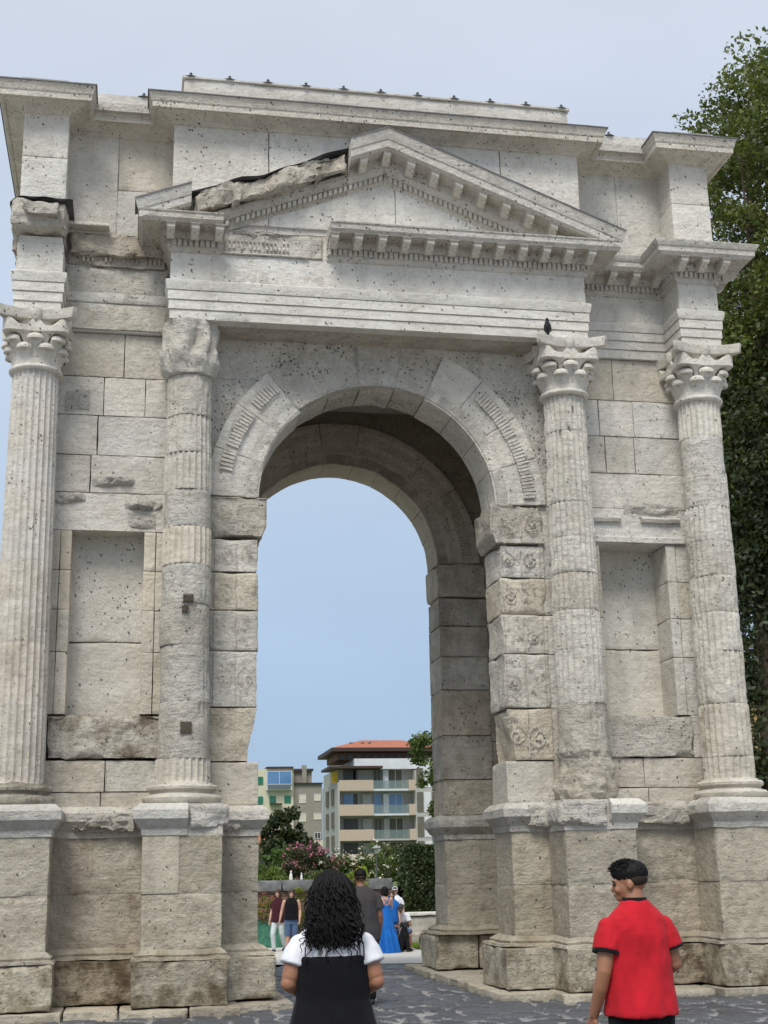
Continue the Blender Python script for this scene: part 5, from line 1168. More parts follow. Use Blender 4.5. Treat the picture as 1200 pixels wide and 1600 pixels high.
Co = empty('cottage', (3.2, 70, 1.28)); tag(Co, 'small ochre cottage with a worn clay tile roof at the left jamb', 'building')
m = MB(); m.box((-3, 0, 0), (2.35, 5, 2.35)); m.build('wall', plain('ochre_render', (.36, .27, .17)), Co); m = MB(); m.add([(-3.3, -.5, 2.35), (2.8, -.5, 2.35), (2.8, 5.5, 2.35), (-3.3, 5.5, 2.35), (-1, 2.4, 3.45), (1.0, 2.4, 3.45)], [(0, 1, 5, 4), (2, 3, 4, 5)]); m.add([(-3.3, -.5, 2.35), (2.8, -.5, 2.35), (2.8, 5.5, 2.35), (-3.3, 5.5, 2.35), (-1, 2.4, 3.45), (1.0, 2.4, 3.45)], [(1, 2, 5), (3, 0, 4)]); m.build('roof', B_ROOF, Co)
m = MB(); m.box((1.2, -.03, .9), (1.9, .05, 1.8)); m.build('window', B_DARK, Co)
Og = empty('town_house', (36, 60, -.4)); tag(Og, 'orange rendered house at the far right edge behind the trees', 'building')
m = MB(); m.box((-.9, 0, 0), (14, 12, 12.5)); m.build('wall', B_ORG, Og); m = MB(); m.box((-1.4, -.6, 12.5), (14.5, 12.6, 12.9)); m.build('roof', B_ROOF, Og)
for i in range(3):
    m = MB(); m.box((2+i*3.5, -.05, 4), (3.2+i*3.5, .05, 6)); m.build('shutter', B_GREEN, Og)
# distant low ridge of roofs and trees so that no gap opens at the horizon
hz = MB(); nr = np.random.RandomState(9)
for i in range(46):
    crown(hz, (-150+i*8+nr.uniform(-2, 2), 235+nr.uniform(-8, 8), 3.5), (6, 4, 4.0), 14, 26, .9, 200+i, 2.0)
o = hz.build('tree_line', M_LEAFD, angle=180); tag(o, 'far band of dark trees along the horizon behind the buildings', 'trees', kind='stuff')
# ------------------------------------------------------------------ people
def remesh(o, voxel, smooth=4, wr=0., wsc=(9, 9, 4), seed=0):
    m = o.modifiers.new('r', 'REMESH'); m.mode = 'VOXEL'; m.voxel_size = voxel
    s = o.modifiers.new('s', 'SMOOTH'); s.factor = .5; s.iterations = smooth
    dg = bpy.context.evaluated_depsgraph_get(); dg.update(); me = bpy.data.meshes.new_from_object(o.evaluated_get(dg)); o.modifiers.clear()
    mat = o.data.materials[0]; old = o.data; o.data = me; me.name = o.name; me.materials.clear(); me.materials.append(mat); bpy.data.meshes.remove(old)
    n = len(me.vertices); co = np.empty(n*3); me.vertices.foreach_get('co', co); co = co.reshape(-1, 3)
    if wr:
        nr_ = np.empty(n*3); me.vertices.foreach_get('normal', nr_); nr_ = nr_.reshape(-1, 3)
        q = co*np.array(wsc)+.6*np.stack([fbm(co*3, 2, seed+i) for i in range(3)], -1)
        co = co+nr_*(wr*(1-2*np.abs(fbm(q, 3, seed)))[:, None]); me.vertices.foreach_set('co', co.reshape(-1))
    me.polygons.foreach_set('use_smooth', np.ones(len(me.polygons), bool)); me.update(); return o
def ell(mb, secs, n=20):
    """stack of horizontal ellipses (x, y, z, rx, ry)"""
    a = np.linspace(0, 2*np.pi, n, endpoint=False); s = np.array(secs, float)
    P = np.stack([s[:, :1]+s[:, 3:4]*np.cos(a), s[:, 1:2]+s[:, 4:5]*np.sin(a), np.repeat(s[:, 2:3], n, 1)], -1)
    P = np.concatenate([P[:1].mean(1, keepdims=True)+0*P[:1], P, P[-1:].mean(1, keepdims=True)+0*P[-1:]], 0); mb.grid(P, wrap=True, flip=True)
def ball(mb, c, r, M=None, n=14):
    th = np.linspace(0, np.pi, n); ph = np.linspace(0, 2*np.pi, n*2, endpoint=False); T_, F_ = np.meshgrid(th, ph, indexing='ij'); r = np.broadcast_to(np.array(r, float), (3,))
    P = np.stack([r[0]*np.sin(T_)*np.cos(F_), r[1]*np.sin(T_)*np.sin(F_), r[2]*np.cos(T_)], -1)+np.array(c); 
    if M is not None: P = M(P)
    mb.grid(P, wrap=True)
def limb(mb, pts, rad, n=14, sub=4):
    pts = np.array(pts, float); rad = np.array(rad, float); P = []; Rr = []
    for i in range(len(pts)-1):
        for t in np.linspace(0, 1, sub, endpoint=False): P.append(pts[i]*(1-t)+pts[i+1]*t); Rr.append(rad[i]*(1-t)+rad[i+1]*t)
    P.append(pts[-1]); Rr.append(rad[-1]); P = np.array(P); tube(mb, P, np.array(Rr), n)
    for p, r in ((pts[0], rad[0]), (pts[-1], rad[-1])): ball(mb, p, r*.97, n=8)
    for p, r in zip(pts[1:-1], rad[1:-1]): ball(mb, p, r*.98, n=8)
def hand(mb, wrist, d, nrm, s=1., side=1, curl=.5):
    """palm, four unequal curled fingers and a thumb off the side of the palm"""
    d = np.array(d, float); d /= np.linalg.norm(d); nrm = np.array(nrm, float); nrm -= d*(nrm@d); nrm /= np.linalg.norm(nrm); u = np.cross(d, nrm)*side; w = np.array(wrist, float)
    for k in (-1.5, -.5, .5, 1.5): limb(mb, [w, w+d*.045*s+u*k*.012*s, w+d*.088*s+u*k*.019*s], [.019*s, .015*s, .012*s], 8, 2)
    for k, L_ in ((-1.5, .058), (-.5, .070), (.5, .076), (1.5, .068)):
        p = w+d*.088*s+u*k*.0195*s; a = 0; pts = [p]
        for j, f in enumerate((.45, .32, .23)):
            a += curl*(.55+.1*j); p = p+(d*math.cos(a)+nrm*math.sin(a)+u*k*.03)*L_*f*s*1.15; pts.append(p)
        limb(mb, pts, [.0095*s, .009*s, .008*s, .007*s], 7, 2)
    p = w+d*.022*s+u*.028*s; limb(mb, [p, p+d*.030*s+u*.022*s+nrm*.008*s, p+d*.058*s+u*.026*s+nrm*.02*s, p+d*.078*s+u*.022*s+nrm*.03*s], [.013*s, .0115*s, .010*s, .008*s], 7, 2)
def headM(c, yaw, pitch=0., roll=0.):
    Rm = Matrix.Rotation(yaw, 3, 'Z') @ Matrix.Rotation(pitch, 3, 'X') @ Matrix.Rotation(roll, 3, 'Y'); Rm = np.array(Rm); c = np.array(c, float)
    return lambda P: (np.asarray(P)) @ Rm.T + c
def head(mb, M, s=1.):
    """face looks along +y; origin at the joint of neck and skull"""
    f = lambda c, r: ball(mb, (0, 0, 0), 1, M=lambda P: M((P*np.array(r)+np.array(c))*s), n=16)
    f((0, -.012, .125), (.074, .092, .088)); f((0, .022, .075), (.060, .072, .080)); f((0, .058, .022), (.034, .034, .028)); f((0, .03, .04), (.052, .05, .04))
    f((0, .097, .068), (.013, .017, .014)); f((0, .090, .085), (.009, .012, .024)); f((0, .079, .112), (.045, .016, .012))
    for s_ in (-1, 1): f((s_*.072, -.004, .082), (.011, .018, .027)); f((s_*.035, .068, .062), (.02, .02, .02)); 
    f((0, .088, .040), (.021, .012, .005)); f((0, .087, .031), (.018, .012, .006))
def face_bits(par, M, s, dark):
    e = MB()
    for s_ in (-1, 1): ball(e, (0, 0, 0), 1, M=lambda P, s_=s_: M((P*np.array((.012, .009, .008))+np.array((s_*.031, .085, .092)))*s), n=8)
    e.build('eyes', dark, par)
    b_ = MB()
    for s_ in (-1, 1): tube(b_, M(np.array([(s_*.018, .095, .108), (s_*.034, .093, .113), (s_*.050, .080, .108)])*s), [.003, .0045, .002], 6)
    b_.build('eyebrows', dark, par)
def mouthbit(par, M, s, mat):
    b_ = MB(); tube(b_, M(np.array([(-.020, .093, .036), (0, .100, .0355), (.020, .093, .036)])*s), [.002, .005, .002], 6); b_.build('lips', mat, par)
def skin(n, c): 
    m, nt, b = newmat(n); co = nd(nt, 'ShaderNodeTexCoord').outputs['Object']; a = noise_(nt, co, 14, 5, .6)
    nt.links.new(mix_(nt, rf(nt, a, .35, .7, 0, .35), c, (c[0]*.8, c[1]*.68, c[2]*.62)), b.inputs['Base Color']); b.inputs['Roughness'].default_value = .5
    b.inputs['Subsurface Weight'].default_value = .12; b.inputs['Subsurface Radius'].default_value = (.02, .008, .004); b.inputs['Subsurface Scale'].default_value = .4; bump(nt, b, noise_(nt, co, 180, 3), .15, .002); return m
S_TAN = skin('tan_skin', (.33, .155, .085)); S_LIGHT = skin('light_skin', (.52, .31, .22)); S_BRN = skin('brown_skin', (.26, .125, .07)); S_DK = skin('dark_skin', (.09, .05, .035))
HAIR = simple('black_hair', (.007, .006, .006), .62, spec=.18); HAIRB = simple('brown_hair', (.05, .028, .016), .5, spec=.4); EYED = simple('dark_eye', (.015, .01, .008), .3)
LIPS = simple('lips', (.30, .10, .08), .5)
def cloth(n, c, sc=300, r=.9, var=.12, b=.25):
    m, nt, bs = newmat(n); co = nd(nt, 'ShaderNodeTexCoord').outputs['Object']; a = noise_(nt, co, sc, 3, .6); d = noise_(nt, co, 6, 5, .6, 3)
    nt.links.new(mix_(nt, rf(nt, d, .35, .7, 0, 1), tuple(x*(1-var) for x in c), tuple(min(1, x*(1+var)) for x in c)), bs.inputs['Base Color'])
    bs.inputs['Roughness'].default_value = r; bs.inputs['Specular IOR Level'].default_value = .2; bs.inputs['Sheen Weight'].default_value = .04; bump(nt, bs, mth(nt, 'ADD', a, mth(nt, 'MULTIPLY', d, 1.5)), b, .006); return m
C_WHITE = cloth('white_cotton', (.72, .73, .76)); C_BLACK = cloth('black_cloth', (.005, .005, .007)); C_RED = cloth('red_cotton', (.50, .014, .024), 240, var=.2, b=.5); C_GREY = cloth('charcoal_shirt', (.055, .05, .05)); C_BLUE = cloth('bright_blue_cloth', (.012, .13, .45), 90)
C_DENIM = cloth('denim', (.075, .12, .22)); C_PALE = cloth('pale_trousers', (.50, .55, .55)); C_WINE = cloth('dark_wine_top', (.05, .012, .018)); C_SHOE = simple('shoe', (.02, .02, .02), .6); C_PINK = cloth('pink_top', (.5, .2, .2))
def person(label, loc, rz, skin_m, H=1.7, w=1., arms=None, top=None, bottom=None, topk='tee', botk='trousers', hair='short', hairm=None, hyaw=0., hpitch=0., vox=.012, face=True, cuff=None, group=None, legs=None, hands=True, wr=.005, cap=None, shorts=.5, slv=.62, hem_=None):
    """standing figure; local +y is where the chest faces"""
    hairm = hairm or HAIR
    t = empty('person', loc, rz); tag(t, label, 'person', group); k = H/1.70
    S = lambda P: np.array(P, float)*np.array([w*k, w*k, k]); sh = .175*w*k
    legs = legs or [((.09, 0, .90), (.095, .02, .49), (.10, -.01, .09)), ((-.09, 0, .90), (-.095, .03, .49), (-.10, .02, .09))]
    arms = arms or [((.168, -.01, 1.345), (.225, -.03, 1.09), (.235, .06, .86)), ((-.168, -.01, 1.345), (-.225, -.03, 1.09), (-.235, .06, .86))]
    b = MB()
    ell(b, [S((0, 0, .82))[i] if i < 3 else 0 for i in range(3)] and [(0, 0, .80*k, .10*w*k, .08*w*k), (0, -.01*k, .88*k, .165*w*k, .115*w*k), (0, -.01*k, .97*k, .165*w*k, .115*w*k), (0, .0, 1.08*k, .135*w*k, .10*w*k), (0, .0, 1.22*k, .158*w*k, .115*w*k), (0, -.005*k, 1.30*k, .170*w*k, .108*w*k), (0, -.01*k, 1.35*k, .172*w*k, .097*w*k), (0, -.012*k, 1.388*k, .156*w*k, .084*w*k), (0, -.012*k, 1.418*k, .124*w*k, .074*w*k), (0, -.012*k, 1.445*k, .088*w*k, .066*w*k), (0, -.01*k, 1.475*k, .060*k, .057*k)])
    hj = np.array((0, .012*k, 1.505*k)); limb(b, [(0, -.012*k, 1.42*k), hj+[0, 0, .05*k]], [.062*k, .055*k])
    M = headM(hj-np.array([0, 0, .02*k]), hyaw, hpitch); head(b, M, k*1.02)
    for L_ in legs:
        L_ = [np.array(p)*k for p in L_]; L_ = [p*np.array([w, 1, 1]) for p in L_]
        limb(b, L_, [.088*w*k, .056*k*(.5+.5*w), .036*k]); 
        m_ = (L_[1]*.7+L_[2]*.3)+np.array([0, -.018, 0]); ball(b, m_, (.05*k, .052*k, .11*k)); limb(b, [L_[2], L_[2]+np.array([0, .05, -.05])*k, L_[2]+np.array([0, .15, -.062])*k], [.034*k, .033*k, .024*k])
    for j, A_ in enumerate(arms):
        A_ = [np.array(p)*k*np.array([w if i == 0 else (w+1)/2, 1, 1]) for i, p in enumerate(A_)]; arms_ = A_
        aw = .5+.5*w
        limb(b, [A_[0], A_[0]*.45+A_[1]*.55, A_[1]*.92+A_[0]*.08, A_[1]*.7+A_[2]*.3, A_[2]], [.052*k*aw, .050*k*aw, .041*k*aw, .041*k*aw, .027*k])
        if hands:
            d = A_[2]-A_[1]; nrm = np.array([-1. if A_[0][0] > 0 else 1., .3, 0]); hand(b, A_[2], d, nrm, k, 1 if A_[0][0] < 0 else -1, .45)
    bo = b.build('body', skin_m, t); remesh(bo, vox*.62, 3)
    if face: face_bits(t, M, k*1.02, EYED); mouthbit(t, M, k*1.02, LIPS)
    ex = .016*k
    if top is not None:
        c = MB(); hem = {'tee': .80, 'polo': .84, 'tank': .90, 'blouse': .95}[topk]*k if hem_ is None else hem_
        ell(c, [(0, 0, hem, .196*w*k+ex, .150*w*k+ex), (0, 0, .90*k, .194*w*k+ex, .148*w*k+ex), (0, .0, 1.05*k, .176*w*k+ex, .130*w*k+ex), (0, .0, 1.2*k, .170*w*k+ex, .12*w*k+ex), (0, -.005*k, 1.30*k, .172*w*k+ex, .110*w*k+ex), (0, -.01*k, 1.35*k, .174*w*k+ex*.7, .100*w*k+ex*.6), (0, -.012*k, 1.390*k, .158*w*k+ex*.6, .087*w*k+ex*.6), (0, -.012*k, 1.422*k, .126*w*k+ex*.6, .077*w*k+ex*.6), (0, -.012*k, 1.450*k, .090*w*k+ex*.6, .068*w*k+ex*.6), (0, -.012*k, 1.478*k, .062*k+ex*.5, .058*k+ex*.5)], 28)
        if topk == 'blouse': c = MB(); ell(c, [(0, 0, 1.12*k, .150*w*k, .11*w*k), (0, 0, 1.22*k, .160*w*k+ex*.5, .113*w*k+ex*.5), (0, -.005*k, 1.30*k, .170*w*k+ex*.6, .110*w*k+ex*.6), (0, -.01*k, 1.35*k, .172*w*k+ex*.6, .100*w*k+ex*.6), (0, -.012*k, 1.390*k, .156*w*k+ex*.6, .087*w*k+ex*.6), (0, -.012*k, 1.422*k, .124*w*k+ex*.6, .077*w*k+ex*.6), (0, -.012*k, 1.450*k, .088*w*k+ex*.6, .068*w*k+ex*.6), (0, -.012*k, 1.478*k, .062*k+ex*.5, .058*k+ex*.5)], 28)
        if topk != 'tank':
            for A_ in arms:
                A_ = [np.array(p)*k*np.array([w if i == 0 else (w+1)/2, 1, 1]) for i, p in enumerate(A_)]; q = A_[0]+(A_[1]-A_[0])*slv; aw = .5+.5*w
                sg_ = 1 if A_[0][0] > 0 else -1; tube(c, [np.array([sg_*.07, -.01, 1.34])*k, A_[0]*.75+np.array([0, -.01, 1.34])*k*.25+np.array([0, 0, -.004]), A_[0]+np.array([0, 0, -.006]), A_[0]*.6+q*.4, q], [.050*k*aw, .052*k*aw, .052*k*aw+ex*.3, .058*k*aw+ex*.6, .064*k*aw+ex*.6], 16)
                ball(c, A_[0]+np.array([0, 0, -.006]), .052*k*aw+ex*.3, n=10)
        co_ = c.build('shirt', top, t); remesh(co_, vox*.75, 2, wr, (7, 7, 3.5), 70+int(rz*10) % 9)
        if cuff is not None:
            for A_ in arms:
                q_ = MB()
                A_ = [np.array(p)*k*np.array([w if i == 0 else (w+1)/2, 1, 1]) for i, p in enumerate(A_)]; aw = .5+.5*w; u0 = A_[0]+(A_[1]-A_[0])*(slv-.015); u1 = A_[0]+(A_[1]-A_[0])*(slv+.055)
                tube(q_, [u0, u0*.9+u1*.1, u1], [.060*k*aw+ex, .0695*k*aw+ex*.6, .0695*k*aw+ex*.6], 24); q_.build('cuff', cuff, t)
            q_ = MB(); lathe(q_, [(.058*k, 1.455*k), (.072*k, 1.462*k), (.073*k, 1.49*k), (.066*k, 1.50*k), (.058*k, 1.49*k)], 28, 0, -.006*k); q_.build('collar', cuff, t)
    if bottom is not None:
        c = MB()
        ell(c, [(0, 0, .78*k, .16*w*k, .12*w*k), (0, -.005, .90*k, .176*w*k, .126*w*k), (0, 0, 1.0*k, .165*w*k, .12*w*k)], 24)
        for L_ in legs:
            L_ = [np.array(p)*k*np.array([w, 1, 1]) for p in L_]; end = L_[2] if botk == 'trousers' else L_[0]+(L_[1]-L_[0])*1.0
            if botk == 'trousers': limb(c, [L_[0], L_[1], L_[2]+np.array([0, 0, .02])], [.102*w*k, .074*k, .062*k])
            else: tube(c, [L_[0], L_[0]*.5+L_[1]*.5, L_[1]-np.array([0, 0, .02])], [.105*w*k, .09*k, .078*k], 16)
        remesh(c.build('trousers' if botk == 'trousers' else 'shorts', bottom, t), vox*.8, 2, wr*.8, (8, 8, 5), 31)
    for L_ in legs:
        p = np.array(L_[2])*k*np.array([w, 1, 1]); c = MB(); limb(c, [p+np.array([0, -.03, -.045])*k, p+np.array([0, .08, -.055])*k, p+np.array([0, .16, -.062])*k], [.042*k, .043*k, .032*k], 12); remesh(c.build('shoe', C_SHOE, t), .01, 1)
    if hair == 'short':
        c = MB(); f = lambda cc, r: ball(c, (0, 0, 0), 1, M=lambda P: M((P*np.array(r)+np.array(cc))*k*1.02), n=18)
        f((0, -.012, .142), (.0758, .094, .073)); f((0, .020, .157), (.066, .076, .052)); f((0, .058, .158), (.052, .036, .028)); remesh(c.build('hair', hairm, t), .0055, 1, .005, (150, 50, 90))
        if vox < .0115:
            nr = np.random.RandomState(8); c = MB()
            for q in range(520):
                a, e_ = nr.uniform(0, 6.28), nr.uniform(.25, 1.5); d = np.array([math.cos(a)*math.cos(e_), math.sin(a)*math.cos(e_), math.sin(e_)]); o_ = np.array((0, .006, .150)); p0 = o_+d*np.array((.072, .094, .064)); p1 = p0+d*.010+np.array([nr.uniform(-.004, .004), .012, nr.uniform(-.002, .006)])
                tube(c, M(np.array([p0, (p0+p1)/2+d*.003, p1])*k*1.02), [.0028, .002, .0006], 4)
            c.build('hair_tufts', hairm, t, angle=180)
        c = MB(); f((0, -.022, .112), (.0752, .080, .060)); c.build('hair_fade', simple('fade_hair', (.028, .018, .013), .8), t)
    elif hair == 'bob' or hair == 'long':
        c = MB(); f = lambda cc, r: ball(c, (0, 0, 0), 1, M=lambda P: M((P*np.array(r)+np.array(cc))*k*1.02), n=18)
        f((0, -.016, .140), (.086, .100, .086)); f((0, -.05, .06), (.084, .060, .11)); f((.066, .012, .07), (.020, .045, .085)); f((-.066, .012, .07), (.020, .045, .085)); 
        if hair == 'long': f((0, -.07, -.04), (.075, .04, .13))
        remesh(c.build('hair', hairm, t), .009, 1, .006, (40, 40, 6))
    if cap is not None:
        c = MB(); f = lambda cc, r: ball(c, (0, 0, 0), 1, M=lambda P: M((P*np.array(r)+np.array(cc))*k*1.02), n=18)
        f((0, -.012, .150), (.084, .101, .072)); f((0, .085, .135), (.062, .075, .010)); remesh(c.build('cap', cap, t), .008, 1)
    return t, M, k
def face_to(x, y, tx, ty): return math.atan2(-(tx-x), (ty-y))
# woman in the foreground, seen from behind
arms_w = [((.158, -.01, 1.345), (.225, -.05, 1.145), (.10, .17, 1.12)), ((-.158, -.01, 1.345), (-.225, -.05, 1.145), (-.10, .17, 1.12))]
wp, Mw, kw = person('woman seen from behind with long curly black hair, white t-shirt and black slip dress', (-2.52, -12.0, 0), R(-6), S_TAN, 1.69, 1.03, arms_w, C_WHITE, None, 'blouse', hair='none', vox=.010, wr=.004, hpitch=R(-24), slv=.50, legs=[((.09, 0, .90), (.095, .02, .49), (.10, -.01, .09)), ((-.09, 0, .90), (-.095, .03, .49), (-.10, .02, .09))])
c = MB(); k = kw
ell(c, [(0, .01, .30*k, .34*k, .26*k), (0, .01, .55*k, .30*k, .23*k), (0, .005, .80*k, .245*k, .185*k), (0, -.005, .95*k, .222*k, .165*k), (0, 0, 1.08*k, .186*k, .142*k), (0, 0, 1.2*k, .196*k, .146*k), (0, -.002, 1.265*k, .198*k, .140*k), (0, -.002, 1.285*k, .196*k, .136*k)], 40)
remesh(c.build('slip_dress', C_BLACK, wp), .010, 2, .008, (10, 10, 2.5), 12)
c = MB()
for x0, x1 in ((.135, .095), (.155, .125), (-.14, -.10)): tube(c, [(x0*k*1.0, -.138*k, 1.27*k), (x0*k*1.0, -.135*k, 1.33*k), (x1*k*1.1, -.108*k, 1.405*k), (x1*k*1.1, -.03*k, 1.452*k), (x1*k*1.1, .09*k, 1.40*k), (x0*k*1.0, .135*k, 1.30*k)], .0035, 6)
c.build('straps', C_BLACK, wp)
nr = np.random.RandomState(5); c = MB()
ball(c, (0, 0, 0), 1, M=lambda P: Mw((P*np.array((.088, .100, .096))+np.array((0, -.012, .132)))*k), n=18); ball(c, (0, 0, 0), 1, M=lambda P: Mw((P*np.array((.096, .064, .13))+np.array((0, -.050, .03)))*k), n=16)
hc = c.build('hair', HAIR, wp); remesh(hc, .009, 1, .010, (30, 30, 14), 3)
c = MB(); hc0 = np.array(Mw(np.array((0, -.02, .12))*k))
for i in range(640):
    a = nr.uniform(math.radians(175), math.radians(365)); el_ = nr.uniform(-.35, 1.45)
    d0 = np.array([math.cos(a)*math.cos(el_), math.sin(a)*math.cos(el_), math.sin(el_)]); p0 = hc0+d0*np.array([.100, .108, .108])*k
    out = np.array([math.cos(a)*nr.uniform(.7, 1.05), min(math.sin(a), .1)*nr.uniform(.6, 1), 0]); zend = nr.uniform(1.32, 1.43) if abs(out[0]) < .7 else nr.uniform(1.31, 1.45)
    wid = nr.uniform(.06, .168)*k; end = np.array([out[0]*wid, -.085*k+out[1]*.085*k, zend])
    n_ = 30; t_ = np.linspace(0, 1, n_)[:, None]; mid = hc0+np.array([out[0]*nr.uniform(.10, .165), out[1]*nr.uniform(.14, .20), nr.uniform(-.06, .03)])
    P = (1-t_)**2*p0+2*t_*(1-t_)*mid+t_**2*end
    ph = nr.uniform(0, 6.28); fr = nr.uniform(14, 24); am = nr.uniform(.005, .013)*np.clip(t_*2.2, 0, 1)
    P = P+np.hstack([np.cos(t_*fr+ph)*am, np.sin(t_*fr+ph)*am, np.sin(t_*fr*.5+ph)*am*.5])
    P[:, 1] = np.minimum(P[:, 1], np.where(P[:, 2] < 1.45*k, -.118*k-.02*nr.rand(), 9))
    tube(c, P, np.linspace(.0062, .0022, n_)*nr.uniform(.45, 1.25), 5)
for i in range(34):
    x0 = nr.uniform(-.13, .13); n_ = 34; t_ = np.linspace(0, 1, n_)[:, None]; P = np.array([x0*.7, -.12*k, 1.50*k])*(1-t_)+np.array([x0*1.25+nr.uniform(-.02, .02), -.150*k, nr.uniform(1.25, 1.36)])*t_
    ph = nr.uniform(0, 6.28); fr = nr.uniform(20, 30); am = nr.uniform(.008, .015); P = P+np.hstack([np.cos(t_*fr+ph)*am, np.sin(t_*fr+ph)*am, t_*0]); tube(c, P, np.linspace(.0058, .0018, n_), 5)
c.build('curls', HAIR, wp, angle=180)
# man in the red t-shirt
arms_r = [((.166, -.01, 1.345), (.222, -.01, 1.12), (.19, .21, 1.10)), ((-.166, -.01, 1.345), (-.228, -.05, 1.09), (-.262, .05, .875))]
person('man in a red t-shirt with black cuffs looking left, black hair with a fade', (-.70, -11.5, 0), R(2), S_TAN, 1.72, .98, arms_r, C_RED, C_BLACK, 'tee', hyaw=R(62), hpitch=R(-6), vox=.010, cuff=C_BLACK, wr=.010, slv=.50, hem_=.885)
# man in the charcoal shirt in front of the arch, mostly behind the woman
person('man in a charcoal shirt standing beyond the dark haired woman', (-.47, -.6, 0), R(5), S_BRN, 1.74, 1.22, None, C_GREY, C_BLACK, 'tee', hyaw=R(-4), vox=.013, wr=.007)
gzf = lambda y: float(gz(np.array(y)))
person('woman in a black sleeveless top and blue denim shorts facing the camera', (.86, 18.9, gzf(18.9)), R(176), S_LIGHT, 1.68, 1.02, [((.19, 0, 1.38), (.26, -.02, 1.12), (.31, .04, .90)), ((-.19, 0, 1.38), (-.24, -.02, 1.12), (-.22, .09, .89))], C_BLACK, C_DENIM, 'tank', 'shorts', hair='bob', hairm=HAIRB, vox=.014, wr=.004)
person('woman in a dark top and pale trousers striding behind the woman in shorts', (.62, 20.0, gzf(20)), R(150), S_LIGHT, 1.68, .95, None, C_WINE, C_PALE, 'tee', hair='bob', hairm=HAIRB, vox=.015, wr=.004, legs=[((.08, 0, .90), (.10, .16, .50), (.09, .10, .09)), ((-.08, 0, .90), (-.10, -.02, .49), (-.12, -.22, .12))])
bw, Mb, kb = person('woman in a long bright blue dress with bare back and black hair tied up', (3.27, 17.9, gzf(17.9)), R(14), S_LIGHT, 1.70, 1.0, [((.185, 0, 1.38), (.22, .08, 1.13), (.10, .26, 1.15)), ((-.185, 0, 1.38), (-.22, .06, 1.13), (-.10, .24, 1.12))], None, None, hair='bob', hairm=HAIR, vox=.014)
c = MB(); a = np.linspace(0, 2*np.pi, 72, endpoint=False); rows = []
for z, rx, ry, am in ((.02, .38, .34, .030), (.30, .33, .29, .026), (.52, .28, .25, .022), (.54, .265, .235, .01), (.75, .235, .20, .012), (.95, .205, .165, .008), (1.05, .175, .14, .004), (1.16, .165, .13, .002), (1.22, .155, .12, .0)):
    r_ = 1+am/.2*np.sin(a*13+z*3)+am/.3*np.sin(a*7+1); rows.append(np.stack([rx*r_*np.cos(a), ry*r_*np.sin(a), np.full(72, z)], -1))
c.grid(np.array(rows), wrap=True, flip=True); c.build('dress', C_BLUE, bw, angle=180); c = MB()
for s in (-1, 1): tube(c, [(s*.10, -.118, 1.20), (-s*.05, -.118, 1.36), (-s*.09, -.05, 1.455)], .009, 6); pass
c.build('straps', C_BLUE, bw)
person('person in a blue shirt mostly hidden beyond the woman in blue', (3.62, 18.75, gzf(18.7)), R(170), S_LIGHT, 1.60, .9, None, C_BLUE, C_DENIM, 'tee', hair='bob', hairm=HAIRB, vox=.016)
person('person in a white cap and white top standing behind the seated man', (3.98, 20.1, gzf(20)), R(165), S_LIGHT, 1.68, .95, None, C_WHITE, C_DENIM, 'tee', hair='short', hairm=HAIRB, vox=.016, cap=C_WHITE)
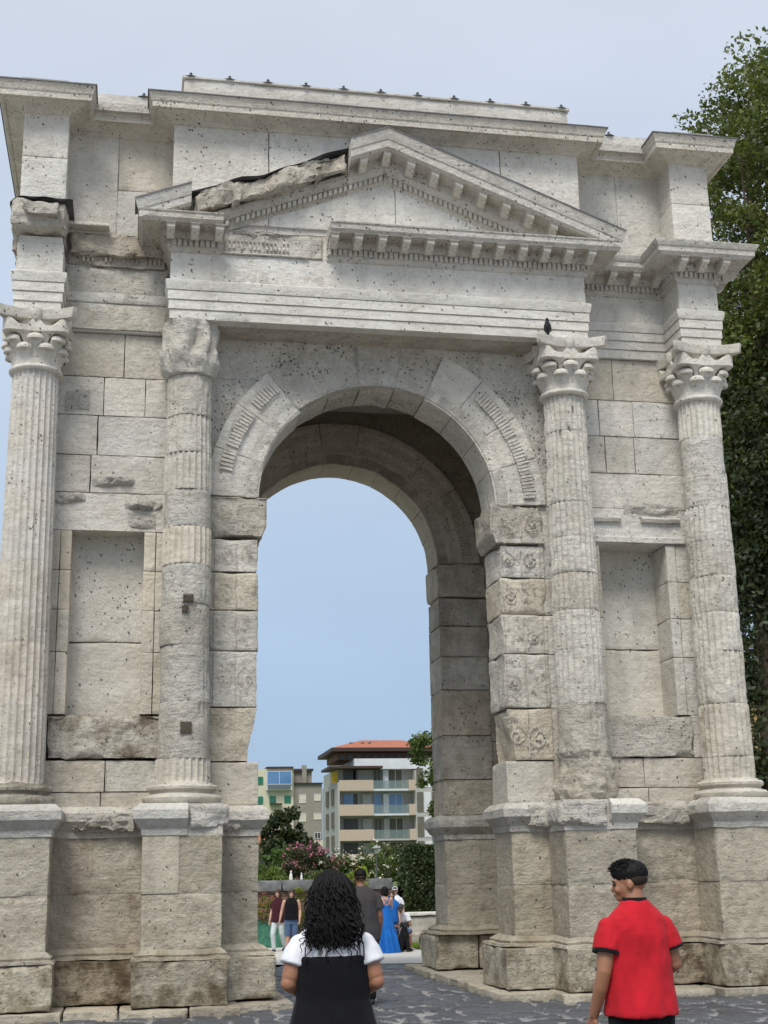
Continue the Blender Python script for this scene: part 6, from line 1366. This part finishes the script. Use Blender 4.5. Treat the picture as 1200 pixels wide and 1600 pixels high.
# seated man with a cap, head bowed
bn = empty('bench', (3.95, 19.0, gzf(19))); tag(bn, 'low grey stone bench under the seated man', 'bench'); c = MB(); rblock(c, (-.7, -.22, .36), (.9, .22, .45), res=.1, e=.02, rough=.006); c.build('seat', M_LIME, bn)
for x in (-.5, .6):
    c = MB(); rblock(c, (x-.12, -.18, 0), (x+.12, .18, .36), res=.1, e=.02, rough=.01); c.build('leg', M_LIME, bn)
def seated():
    t = empty('person', (3.86, 18.98, gzf(19)), R(180)); tag(t, 'man sitting head bowed in a white polo shirt and dark cap', 'person'); b = MB()
    sec = [(0, .0, .44, .16, .13), (0, 0, .55, .17, .13), (0, .04, .68, .15, .12), (0, .09, .82, .18, .12), (0, .13, .93, .18, .11), (0, .15, 1.0, .10, .08)]; ell(b, sec)
    limb(b, [(0, .15, .98), (0, .20, 1.06)], [.06, .055]); M = headM((0, .20, 1.04), 0, R(-38)); head(b, M, 1.)
    for s in (-1, 1):
        limb(b, [(s*.09, 0, .50), (s*.21, .42, .50), (s*.22, .40, .10)], [.085, .058, .038]); limb(b, [(s*.22, .40, .10), (s*.22, .46, .05), (s*.23, .56, .035)], [.035, .032, .022])
        limb(b, [(s*.20, .12, .92), (s*.27, .22, .68), (s*.07, .42, .62)], [.055, .043, .03]); hand(b, (s*.07, .42, .62), (-s*.5, .5, -.2), (0, 0, -1), 1., -s, .7)
    remesh(b.build('body', S_BRN, t), .009, 3); c = MB()
    ell(c, [(x, y, z, rx+.02, ry+.02) for x, y, z, rx, ry in sec], 24)
    for s in (-1, 1): tube(c, [(s*.12, .12, .94), (s*.20, .12, .92), (s*.25, .19, .76)], [.07, .072, .068], 14)
    remesh(c.build('shirt', C_WHITE, t), .012, 2, .006); c = MB()
    ell(c, [(0, 0, .43, .18, .15), (0, .0, .56, .175, .14)])
    for s in (-1, 1): limb(c, [(s*.09, 0, .51), (s*.21, .40, .51)], [.10, .078])
    remesh(c.build('shorts', C_DENIM, t), .012, 2, .004); c = MB(); f = lambda cc, r: ball(c, (0, 0, 0), 1, M=lambda P: M(P*np.array(r)+np.array(cc)), n=16)
    f((0, -.012, .150), (.084, .101, .072)); f((0, .085, .135), (.062, .075, .010)); remesh(c.build('cap', C_GREY, t), .009, 1)
    for s in (-1, 1):
        c = MB(); limb(c, [(s*.22, .38, .045), (s*.225, .48, .04), (s*.23, .58, .035)], [.045, .045, .034]); remesh(c.build('shoe', C_SHOE, t), .012, 1)
seated()
# black dog sitting at his feet, facing the camera
t = empty('dog', (3.80, 18.05, gzf(18.05)), R(180)); tag(t, 'large black dog sitting upright in front of the seated man', 'dog'); b = MB()
limb(b, [(0, -.26, .16), (0, -.10, .30), (0, .04, .47), (0, .10, .60)], [.15, .155, .125, .085]); ball(b, (0, .14, .70), (.085, .095, .085)); limb(b, [(0, .20, .68), (0, .30, .655), (0, .335, .65)], [.055, .042, .032])
for s in (-1, 1):
    limb(b, [(s*.09, .05, .42), (s*.085, .07, .22), (s*.085, .07, .05)], [.06, .04, .032]); limb(b, [(s*.085, .07, .035), (s*.085, .14, .03)], [.034, .03]); ball(b, (s*.13, -.18, .16), (.08, .16, .14)); limb(b, [(s*.17, -.22, .08), (s*.18, -.02, .05), (s*.18, .08, .035)], [.05, .04, .032])
    limb(b, [(s*.065, .10, .77), (s*.10, .10, .73), (s*.115, .13, .64)], [.022, .028, .016])
limb(b, [(0, -.40, .08), (.10, -.55, .04), (.24, -.60, .03)], [.035, .028, .015]); remesh(b.build('body', simple('black_fur', (.012, .011, .011), .6, 20, .3, .6, 60), t), .011, 2)
b = MB(); ball(b, (0, .36, .665), (.018, .012, .012), n=8); b.build('nose', C_SHOE, t)
# pigeon on the abacus
t = empty('pigeon', (2.50, -.86, 9.545), R(160)); tag(t, 'dark pigeon perched on the capital left of the right hand inner column', 'bird'); b = MB()
limb(b, [(0, -.13, .075), (0, -.04, .10), (0, .03, .125), (0, .06, .17), (0, .065, .205)], [.02, .052, .058, .036, .026], 12); ball(b, (0, .07, .215), (.025, .03, .026)); limb(b, [(0, .09, .21), (0, .118, .203)], [.009, .004], 6); limb(b, [(0, -.10, .075), (0, -.20, .05)], [.026, .014], 8)
for s in (-1, 1): limb(b, [(s*.02, .01, .07), (s*.022, .015, .005)], [.007, .006], 6); ball(b, (s*.042, -.04, .105), (.018, .085, .036))
remesh(b.build('body', simple('dark_feathers', (.03, .032, .038), .6, 30, .4), t), .006, 1)
